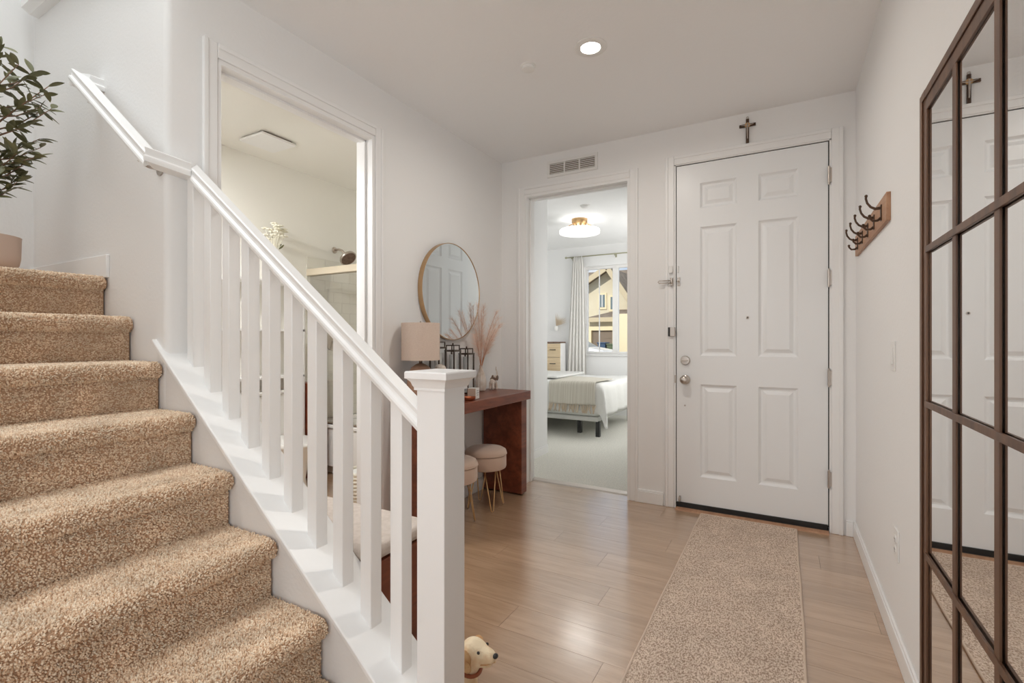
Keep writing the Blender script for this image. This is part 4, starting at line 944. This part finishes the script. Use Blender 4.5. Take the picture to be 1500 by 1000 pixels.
MS = Matrix.Diagonal((1.35, 1, 1)); b = MB(); b.lathe([(.0001, 0), (.11, 0), (.115, .02), (.10, .12), (.12, .25), (.175, .36), (.185, .39), (.0001, .39)], (BX+.45, 2.47, 0), 32, MS); b.build('bowl', 'porcelain', t, smooth='a')
b = MB(); b.lathe([(.0001, .39), (.19, .39), (.192, .405), (.185, .42), (.0001, .425)], (BX+.45, 2.47, 0), 32, MS); b.build('seat_lid', 'porcelain', t, smooth='a')
t = thing('waste_cabinet', 'slim brown wooden cabinet beside the toilet', 'cabinet', (-3.7, 2.84, 0))
b = MB(); b.box(BX+.01, BX+.30, 2.80, 2.90, 0, .83); b.build('body', 'bench_wood', t, bevel=.003); b = MB(); b.box(BX+.3, BX+.312, 2.805, 2.895, .05, .82); d_ = b.build('door', 'bench_wood', t, bevel=.002)
b = MB(); b.ell((BX+.32, 2.82, .5), (.01, .01, .01), 10, 8); b.build('knob', 'nickel', d_, smooth=True)
t = thing('bath_basket', 'white woven basket on the bathroom floor', 'basket', (-2.75, 2.62, 0))
b = MB()
for i in range(9): b.tube([(-2.75+(.125+.012*math.sin(i*.35))*math.cos(a), 2.62+(.125+.012*math.sin(i*.35))*math.sin(a), .018+.026*i) for a in [k*2*math.pi/28 for k in range(28)]], .0145, 8, True)
b.build('coils', 'wicker', t, smooth=True)
b = MB(); b.lathe([(.0001, .006), (.115, .006), (.12, .22), (.0001, .23)], (-2.75, 2.62, 0), 24); b.build('liner', 'linen', t)

# ------------------------------------------------------------------ bedroom
win = tag(empty('window_1', ((WX0+WX1)/2, 7.5, WZ0)), 'white framed bedroom window looking at the house across the street', 'window', kind='structure')
b = MB(); f_ = .045
for x0, x1, z0, z1 in ((WX0, WX1, WZ0, WZ0+f_), (WX0, WX1, WZ1-f_, WZ1), (WX0, WX0+f_, WZ0+f_, WZ1-f_), (WX1-f_, WX1, WZ0+f_, WZ1-f_)): b.box(x0, x1, 7.54, 7.60, z0, z1)
xm = -2.345
b.box(xm-.045, xm+.045, 7.535, 7.605, WZ0+f_, WZ1-f_); b.build('frame', 'plastic_white', win, bevel=.003)
b = MB(); b.box(-2.62-.008, -2.62+.008, 7.56, 7.575, WZ0+f_, WZ1-f_); b.build('grille_bar', 'plastic_white', win)
b = MB(); b.box(WX0+f_, xm-.045, 7.566, 7.57, WZ0+f_, WZ1-f_); b.build('pane', 'window_glass', win); b = MB(); b.box(xm+.045, WX1-f_, 7.566, 7.57, WZ0+f_, WZ1-f_); b.build('pane', 'window_glass', win)
b = MB(); b.box(WX0-.03, WX1+.03, 7.47, 7.54, WZ0-.022, WZ0); b.build('window_sill', 'trim', win, bevel=.004)
# curtain + rod
t = thing('curtain_rod', 'slim brushed curtain rod above the bedroom window', 'curtain rod', (-2.2, 7.42, 2.56))
b = MB(); b.tube([(-3.13, 7.42, 2.565), (-1.0, 7.42, 2.565)], .010, 10); b.build('rod', 'rod_metal', t, smooth=True); b = MB(); b.ell((-3.145, 7.42, 2.565), (.02, .018, .018), 12, 8); b.build('finial', 'rod_metal', t, smooth=True)
for x in (-3.05, -2.32, -1.3):
    b = MB(); b.box(x-.006, x+.006, 7.42, 7.5, 2.54, 2.556); b.box(x-.012, x+.012, 7.494, 7.5, 2.52, 2.58); b.build('bracket', 'rod_metal', t)
t = thing('curtain', 'pale grey pleated curtain at the left of the bedroom window', 'curtain', (-2.95, 7.42, 0))
nu, nz = 70, 24; v = []; f = []
for j in range(nz+1):
    s_ = j/nz; z = 2.57-2.54*s_; wd = .085+.105*s_**.7; 
    for i in range(nu+1):
        u = i/nu; v.append((-2.93+(u-.5)*2*wd-.03*s_, 7.415+(.015+.012*s_)*math.sin(u*2*math.pi*5.5+.6*s_), z))
for j in range(nz):
    for i in range(nu): f.append((j*(nu+1)+i, j*(nu+1)+i+1, (j+1)*(nu+1)+i+1, (j+1)*(nu+1)+i))
o = MB().add(v, f).build('drape', 'curtain', t, smooth=True); sl = o.modifiers.new('solid', 'SOLIDIFY'); sl.thickness = .003
# drawer tower
t = thing('drawer_tower', 'narrow pale wood drawer unit in the bedroom corner', 'drawers', (-3.22, 7.2, 0))
dx0, dx1, dyf = -3.44, -3.155, 7.22
b = MB(); b.box(dx0, dx0+.012, dyf, 7.42, 0, 1.155); b.box(dx1-.012, dx1, dyf, 7.42, 0, 1.155); b.box(dx0+.012, dx1-.012, dyf+.02, 7.42, 0, 1.155); b.build('carcass', 'trim', t)
b = MB(); b.box(dx0-.004, dx1+.004, dyf-.01, 7.42, 1.155, 1.178); b.build('top_board', 'ceramic_dark', t, bevel=.002)
for k in range(5):
    z1 = 1.148-.228*k; b = MB(); b.box(dx0+.016, dx1-.004, dyf-.006, dyf+.019, z1-.222, z1); d_ = b.build('drawer', 'light_wood', t, bevel=.003)
    b = MB(); b.tube([((dx0+dx1)/2-.04, dyf-.006, z1-.10), ((dx0+dx1)/2-.04, dyf-.026, z1-.10), ((dx0+dx1)/2+.05, dyf-.026, z1-.10), ((dx0+dx1)/2+.05, dyf-.006, z1-.10)], .006, 8); b.build('handle', 'plastic_black', d_, smooth='a')
t = thing('palm_leaf_decor', 'small dried palm leaf in a white wall pocket', 'wall decor', (-3.33, 7.5, 1.45))
b = MB(); b.lathe([(.0001, 0), (.03, 0), (.04, .05), (.03, .08), (.0001, .08)], (-3.34, 7.455, 1.36), 16); b.build('pocket', 'porcelain', t, smooth='a')
b = MB()
for i in range(9):
    a = R(20+i*9); L_ = .20+.03*math.sin(i); b.add([(-3.34, 7.45, 1.44), (-3.34+math.cos(a)*L_*.5-.008, 7.452, 1.44+math.sin(a)*L_*.5+.006), (-3.34+math.cos(a)*L_, 7.456, 1.44+math.sin(a)*L_), (-3.34+math.cos(a)*L_*.5+.008, 7.448, 1.44+math.sin(a)*L_*.5-.006)], [(0, 1, 2, 3)])
b.build('palm_blades', 'tassel', t)
# wall controls on the return wall
t = thing('wall_remote', 'black wall remote on the bedroom wall return', 'remote', (-2.2, 4.27, 1.45))
b = MB(); b.box(-2.2, -2.184, 4.235, 4.29, 1.385, 1.535); b.build('body', 'plastic_black', t, bevel=.004); b = MB(); b.box(-2.184, -2.1825, 4.245, 4.28, 1.41, 1.51); b.build('button_pad', 'dark_gap', t)
t = thing('bedroom_switch', 'white light switch below the black remote', 'switch', (-2.2, 4.27, 1.17))
b = MB(); b.box(-2.2, -2.194, 4.22, 4.335, 1.11, 1.23); b.build('cover_plate', 'plastic_white', t, bevel=.002)
for dy in (-.024, .024): b = MB(); b.box(-2.194, -2.19, 4.277+dy-.016, 4.277+dy+.016, 1.137, 1.203); b.build('rocker', 'plastic_white', t, bevel=.001)
# ring fan light
t = thing('ring_fan_light', 'glowing ring ceiling light with a small fan inside', 'ceiling light', (-2.26, 5.77, H))
cx, cy = -2.26, 5.77
b = MB(); b.lathe([(.21, 2.560), (.25, 2.560), (.255, 2.566), (.255, 2.60), (.25, 2.606), (.21, 2.606), (.205, 2.60), (.205, 2.566), (.21, 2.560)], (cx, cy, 0), 64); b.build('light_ring', 'ring_emit', t, smooth='a')
b = MB(); b.lathe([(.0001, 2.74), (.10, 2.74), (.10, 2.70), (.075, 2.66), (.05, 2.60), (.045, 2.575), (.0001, 2.57)], (cx, cy, 0), 32); b.build('motor_mount', 'gold', t, smooth='a')
for k in range(5):
    a = k*2*math.pi/5+.3; MR = Matrix.Translation((cx, cy, 2.595)) @ Matrix.Rotation(a, 4, 'Z') @ Matrix.Rotation(R(14), 4, 'X'); b = MB(); b.box(.045, .197, -.045, .045, -.002, .002, MR); b.build('fan_blade', 'fan_grey', t)
for k in range(3):
    a = k*2*math.pi/3; b = MB(); b.tube([(cx+.07*math.cos(a), cy+.07*math.sin(a), 2.69), (cx+.23*math.cos(a), cy+.23*math.sin(a), 2.60)], .006, 8); b.build('support_arm', 'gold', t)
t = thing('smoke_detector', 'white round detector on the bedroom ceiling', 'detector', (-1.976, 5.213, H))
b = MB(); b.lathe([(.0001, -.032), (.03, -.03), (.045, -.02), (.045, -.008)], (-1.976, 5.213, H), 24); b.build('dome', 'plastic_white', t, smooth='a')
b = MB(); b.lathe([(.056, -.008), (.056, 0), (.0001, 0), (.0001, -.008)], (-1.976, 5.213, H), 24); b.build('base', 'plastic_white', t, smooth='a')
# bed
bx0, bx1, by0, by1, bz = -4.05, -1.96, 5.66, 7.17, .66
t = thing('bed', 'double bed with white bedding and black legs', 'bed', (-3.0, 6.4, 0))
b = MB(); b.box(bx0, bx1-.03, by0+.03, by1-.03, .20, .26); b.build('frame', 'linen', t, bevel=.01); b = MB(); b.box(bx0, bx1-.02, by0+.02, by1-.02, .26, bz-.02); b.build('mattress', 'linen', t, bevel=.05, seg=4)
for x, y in ((-2.0, by0+.07), (-2.30, by0+.22), (bx0+.1, by0+.07), (bx0+.1, by1-.07), (-2.0, by1-.07)):
    b = MB(); b.box(x-.025, x+.025, y-.025, y+.025, 0.012, .20); b.build('leg', 'plastic_black', t)
def drape(name, m, x_in, x_over, y_in, y_over, zt, nx, ny, root, amp=.012, thick=.012, lift=0):
    """cloth lying on the mattress top; x_over / y_over hang past the foot edge bx1 and the near edge by0"""
    v = []; f = []
    X = np.linspace(x_in, bx1+x_over, nx+1); Y = np.linspace(by0-y_over, y_in, ny+1)
    for y in Y:
        for x in X:
            ov = max(x-bx1, 0); oh = max(by0-y, 0); r_ = .05; rr = math.hypot(ov, oh)
            if ov > 0 and oh > 0 and rr > .44: ov *= .44/rr; oh *= .44/rr
            def hang(o):
                if o <= 0: return 0, 0
                th_ = min(o/r_, math.pi/2); 
                return r_*math.sin(th_)*1.0+max(o-r_*math.pi/2, 0)*.10, r_*(1-math.cos(th_))+max(o-r_*math.pi/2, 0)*.99
            ex_, zx = hang(ov); ey_, zy = hang(oh)
            px2 = min(x, bx1)+ex_; py2 = max(y, by0)-ey_; z = zt+lift
            if ov > 0 and oh > 0: z -= max(zx, zy)+.72*min(zx, zy); px2 += .3*min(zx, zy); py2 -= .3*min(zx, zy)
            else: z -= zx+zy
            wv = amp*(math.sin(x*17+y*3)+.6*math.sin(x*31+1.3))*min(oh*4, 1); py2 -= wv*(1 if oh > 0 else 0)
            wv2 = amp*(math.sin(y*15)+.6*math.sin(y*27+.7))*min(ov*4, 1); px2 += wv2*(1 if ov > 0 else 0)
            if oh <= 0 and ov <= 0: z += .006*math.sin(x*7+y*4)+.005*math.sin(y*11-x*3)
            v.append((px2+lift*(1 if ov > 0 else 0), py2-lift*(1 if oh > 0 else 0), max(z, .03)))
    for j in range(ny):
        for i in range(nx): f.append((j*(nx+1)+i, j*(nx+1)+i+1, (j+1)*(nx+1)+i+1, (j+1)*(nx+1)+i))
    o = MB().add(v, f).build(name, m, root, smooth=True); sl = o.modifiers.new('solid', 'SOLIDIFY'); sl.thickness = thick; sl.offset = -1 if False else 1
    return o
t = thing('duvet', 'white duvet draped over the bed and hanging at its foot corner', 'duvet', (-3.0, 6.4, bz))
drape('cover', 'linen', bx0, .40, by1-.01, .37, bz, 70, 60, t, .014, .012)
t = thing('throw_blanket', 'cream throw blanket with fringe over the near side of the bed', 'blanket', (-2.27, by0, bz))
v = []; f = []
xs_ = np.linspace(-2.60, -1.99, 41); ys_ = np.linspace(by0-.30, by0+.62, 40)
for y in ys_:
    for x in xs_:
        oh = max(by0-y, 0); th_ = min(oh/.05, math.pi/2); e_ = .05*math.sin(th_)+max(oh-.0785, 0)*.12; zz = .05*(1-math.cos(th_))+max(oh-.0785, 0)*.99
        v.append((x+.06*min(oh, .3), max(y, by0)-e_-(.034 if oh > 0 else .034*0)-.006*math.sin(x*40)*min(oh*5, 1), bz+.03-zz+.005*math.sin(x*7+y*4)))
n_ = len(xs_)
for j in range(len(ys_)-1):
    for i in range(n_-1): f.append((j*n_+i, j*n_+i+1, (j+1)*n_+i+1, (j+1)*n_+i))
o = MB().add(v, f).build('weave', 'throw', t, smooth=True); sl = o.modifiers.new('solid', 'SOLIDIFY'); sl.thickness = .01; sl.offset = 1
for i in range(26):
    x = -2.595+.61*i/25+.018; p0 = Vector((x, by0-.05-.034-.027, bz+.03-.05-.215)); p1 = p0+Vector((random.uniform(-.02, .02), -.012, -.055)); p2 = p1+Vector((random.uniform(-.02, .02), 0, -.05))
    b = MB(); b.tube([p0, p1, p2], [.006, .008, .005], 6); b.build('tassel', 'tassel', t, smooth=True)
t = thing('folded_sheet', 'folded white sheet lying across the far side of the bed', 'sheet', (-3.3, 6.6, bz))
b = MB(); b.box(-3.95, -2.70, 6.05, 7.1, bz+.022, bz+.055); b.build('fold', 'linen', t, bevel=.015, seg=3)

# ------------------------------------------------------------------ outside
b = MB(); b.box(-80, 60, 7.7, 120, -.4, -.15); struct(b.build('ground', 'asphalt'), 'pale paved street and driveway outside the window', 'ground')
HY = 32.0
def hx(px): 
    u = (px-750)/708; return (-.4901+.8716*u)/(.8716+.4901*u)*HY
def hz(px, py):
    u = (px-750)/708; return CAMZ+(497.5-py)/708/(.8716+.4901*u)*HY
P2 = lambda px, py: (hx(px), hz(px, py))
t = thing('house', 'cream stucco house with gable roof seen through the bedroom window', 'house', (hx(885), HY+4, -.15))
xl, xr = hx(812), hx(962); zr = hz(893, 398); zl = hz(858, 420)
gl = P2(820, 446); pk = P2(893, 396); gr = P2(940, 466)
b = MB(); b.prism([(gl[0], -.15), (gr[0], -.15), gr, pk, gl], 'y', HY, HY+9); b.build('wall', 'stucco', t)
def roofslab(p, q, name, th=.28, over=.7):
    b = MB(); d = Vector((q[0]-p[0], 0, q[1]-p[1])); n_ = Vector((-d.z, 0, d.x)).normalized()
    if n_.z < 0: n_ = -n_
    e = d.normalized()*over*.6; A = Vector((p[0], 0, p[1])); Bq = Vector((q[0], 0, q[1]))-(-e if False else Vector((0, 0, 0)))
    A = A-e if p is not pk else A; Bq = Bq+e if q is not pk else Bq
    b.prism([(A.x, A.z+.02), (Bq.x, Bq.z+.02), (Bq.x+n_.x*th, Bq.z+n_.z*th), (A.x+n_.x*th, A.z+n_.z*th)], 'y', HY-over, HY+9.4)
    return b.build(name, 'roof_tile', t)
for p, q in ((gl, pk), (pk, gr)):
    roofslab(p, q, 'roof_slope')
    b = MB(); d = Vector((q[0]-p[0], 0, q[1]-p[1])).normalized(); n_ = Vector((-d.z, 0, d.x)); n_ = n_ if n_.z > 0 else -n_
    b.prism([(p[0], p[1]-.12), (q[0], q[1]-.12), (q[0]+n_.x*.26, q[1]+n_.z*.26), (p[0]+n_.x*.26, p[1]+n_.z*.26)], 'y', HY-.78, HY-.68); b.build('barge_board', 'fascia', t)
b = MB(); b.add([(hx(780), HY+1.5, gl[1]-.3), (hx(893), HY+1.5, gl[1]-.3), (hx(893), HY+8.5, gl[1]+3.4), (hx(780), HY+8.5, gl[1]+3.4), (hx(780), HY+8.5, gl[1]-.3), (hx(893), HY+8.5, gl[1]-.3)], [(0, 1, 2, 3), (0, 3, 4), (1, 5, 2), (2, 5, 4, 3), (0, 4, 5, 1)]); b.build('main_roof', 'roof_tile', t)
def hwin(x0, x1, y0, y1):
    (a, z1), (c, _) = P2(x0, y0), P2(x1, y0); z0 = hz(x0, y1)
    b = MB(); b.box(a-.12, c+.12, HY-.08, HY+.02, z0-.14, z1+.12); w_ = b.build('window', 'stucco_light', t)
    b = MB(); b.box(a, c, HY-.10, HY-.08, z0, z1); b.build('pane', 'ext_window', w_)
    b = MB(); b.box((a+c)/2-.03, (a+c)/2+.03, HY-.115, HY-.10, z0, z1); b.build('mullion', 'plastic_white', w_)
hwin(879, 886.5, 432, 450); hwin(895, 902, 435, 453); hwin(846, 852, 432, 450)
# garage wing in front
GY = HY-3.2
def G2(px, py):
    u = (px-750)/708; wy = .8716+.4901*u; return ((-.4901+.8716*u)/wy*GY, CAMZ+(497.5-py)/708/wy*GY)
a = G2(857, 467); c = G2(940, 467); e0 = G2(857, 523)
b = MB(); b.box(a[0]+.3, c[0]-.3, GY, HY, -.15, a[1]); g_ = b.build('garage_wall', 'stucco', t)
rz = hz(885, 454)
b = MB(); b.add([(a[0], GY-.5, a[1]), (c[0], GY-.5, a[1]), (c[0], HY, a[1]), (a[0], HY, a[1]), (a[0]+1.3, HY, rz), (c[0]-1.0, HY, rz)], [(0, 1, 5, 4), (0, 4, 3), (1, 2, 5), (0, 3, 2, 1), (2, 3, 4, 5)]); b.build('garage_roof', 'roof_tile', t)
b = MB(); b.box(a[0], c[0], GY-.55, GY-.5, a[1]-.22, a[1]+.05); b.build('gutter', 'fascia', t)
d0 = G2(868, 484); d1 = G2(903, 484)
b = MB(); b.box(d0[0], d1[0], GY-.03, GY, -.15, d0[1]); gd = b.build('garage_door', 'garage_door', t)
for k in range(1, 4): b = MB(); b.box(d0[0], d1[0], GY-.045, GY-.03, -.15+(d0[1]+.15)*k/4-.015, -.15+(d0[1]+.15)*k/4+.015); b.build('panel_seam', 'roof_tile', gd)
b = MB(); b.box(d0[0]-.9, d1[0]+.4, GY-.2, GY, d0[1], d0[1]+.25); b.build('lintel', 'stucco_light', t)
for px in (863, 908):
    q = G2(px, 490); b = MB(); b.box(q[0]-.22, q[0]+.22, GY-.25, GY, -.15, d0[1]); b.build('pillar', 'stucco_light', t)
q0 = G2(909, 470); q1 = G2(935, 470); b = MB(); b.box(q0[0], q1[0], GY-1.6, GY, -.15, q0[1]+.35); b.build('porch_wing', 'stucco_light', t)
b = MB(); qq = G2(913, 487); b.tube([(qq[0], GY-1.75, qq[1]), (qq[0], GY-1.75, qq[1]-.7)], .08, 8); b.build('wall_lantern', 'fascia', t)
# car, bins
def at(px, py, Y): 
    u = (px-750)/708; wy = .8716+.4901*u; return Vector(((-.4901+.8716*u)/wy*Y, Y, CAMZ+(497.5-py)/708/wy*Y))
cp = at(866, 510, 19.5)
t = thing('car', 'white car parked on the driveway outside the window', 'car', (cp.x-1, 19.5, -.15))
side = [(-2.9, .25), (-2.9, .75), (-2.3, .95), (-1.5, 1.42), (-.3, 1.46), (.45, 1.06), (1.25, .92), (1.5, .72), (1.52, .28)]
b = MB(); b.prism([(cp.x-.9+.3+x, z-.15) for x, z in side], 'y', 19.0, 20.75); b.build('body', 'car_paint', t, bevel=.08, seg=4)
b = MB(); b.prism([(cp.x-.6+x, z-.15) for x, z in [(-2.2, .98), (-1.5, 1.37), (-.33, 1.40), (.36, 1.05)]], 'y', 18.985, 20.765); b.build('side_glass', 'car_glass', t)
b = MB(); b.add([(cp.x-.6-.26, 19.12, 1.46-.15), (cp.x-.6+.44, 19.12, 1.09-.15), (cp.x-.6+.44, 20.63, 1.09-.15), (cp.x-.6-.26, 20.63, 1.46-.15)], [(0, 1, 2, 3)]); o = b.build('windshield', 'car_glass', t); s_ = o.modifiers.new('solid', 'SOLIDIFY'); s_.thickness = .02
for x in (-2.2, .75):
    for y in (19.0, 20.62):
        b = MB(); b.lathe([(.0001, -.1), (.30, -.1), (.33, -.06), (.33, .06), (.30, .1), (.0001, .1)], (cp.x-.6+x, y+.05, .18), 24, RX); b.build('wheel', 'plastic_black', t, smooth='a')
b = MB(); b.ell((cp.x-.6+.2, 18.93, .95), (.12, .09, .08), 12, 8); b.build('wing_mirror', 'car_paint', t, smooth=True)
def wheelie(px0, px1, py, Y, m, label):
    a = at(px0, py, Y); c = at(px1, py, Y); t = thing('wheeled_bin', label, 'bin', ((a.x+c.x)/2, Y, -.15), 'wheeled bins by the garage'); w_ = (c.x-a.x)/2; mx_ = (a.x+c.x)/2
    b = MB(); b.add([(mx_-w_*.8, Y-.3, -.1), (mx_+w_*.8, Y-.3, -.1), (mx_+w_*.8, Y+.25, -.1), (mx_-w_*.8, Y+.25, -.1), (mx_-w_, Y-.38, a.z-.08), (mx_+w_, Y-.38, a.z-.08), (mx_+w_, Y+.32, a.z-.08), (mx_-w_, Y+.32, a.z-.08)], [(3, 2, 1, 0), (4, 5, 6, 7), (0, 1, 5, 4), (1, 2, 6, 5), (2, 3, 7, 6), (3, 0, 4, 7)]); b.build('body', m, t, bevel=.02)
    b = MB(); b.box(mx_-w_-.03, mx_+w_+.03, Y-.42, Y+.36, a.z-.08, a.z); b.build('lid', m, t, bevel=.03)
    for s in (-1, 1): b = MB(); b.lathe([(.0001, -.03), (.11, -.03), (.11, .03), (.0001, .03)], (mx_+s*w_*.8, Y+.3, -.04), 16, RY); b.build('wheel', 'plastic_black', t)
wheelie(878.5, 889.5, 501, 26, 'bin_blue', 'blue wheeled bin in front of the garage door'); wheelie(892, 901.5, 503, 26, 'bin_green', 'green wheeled bin at the right of the blue one')
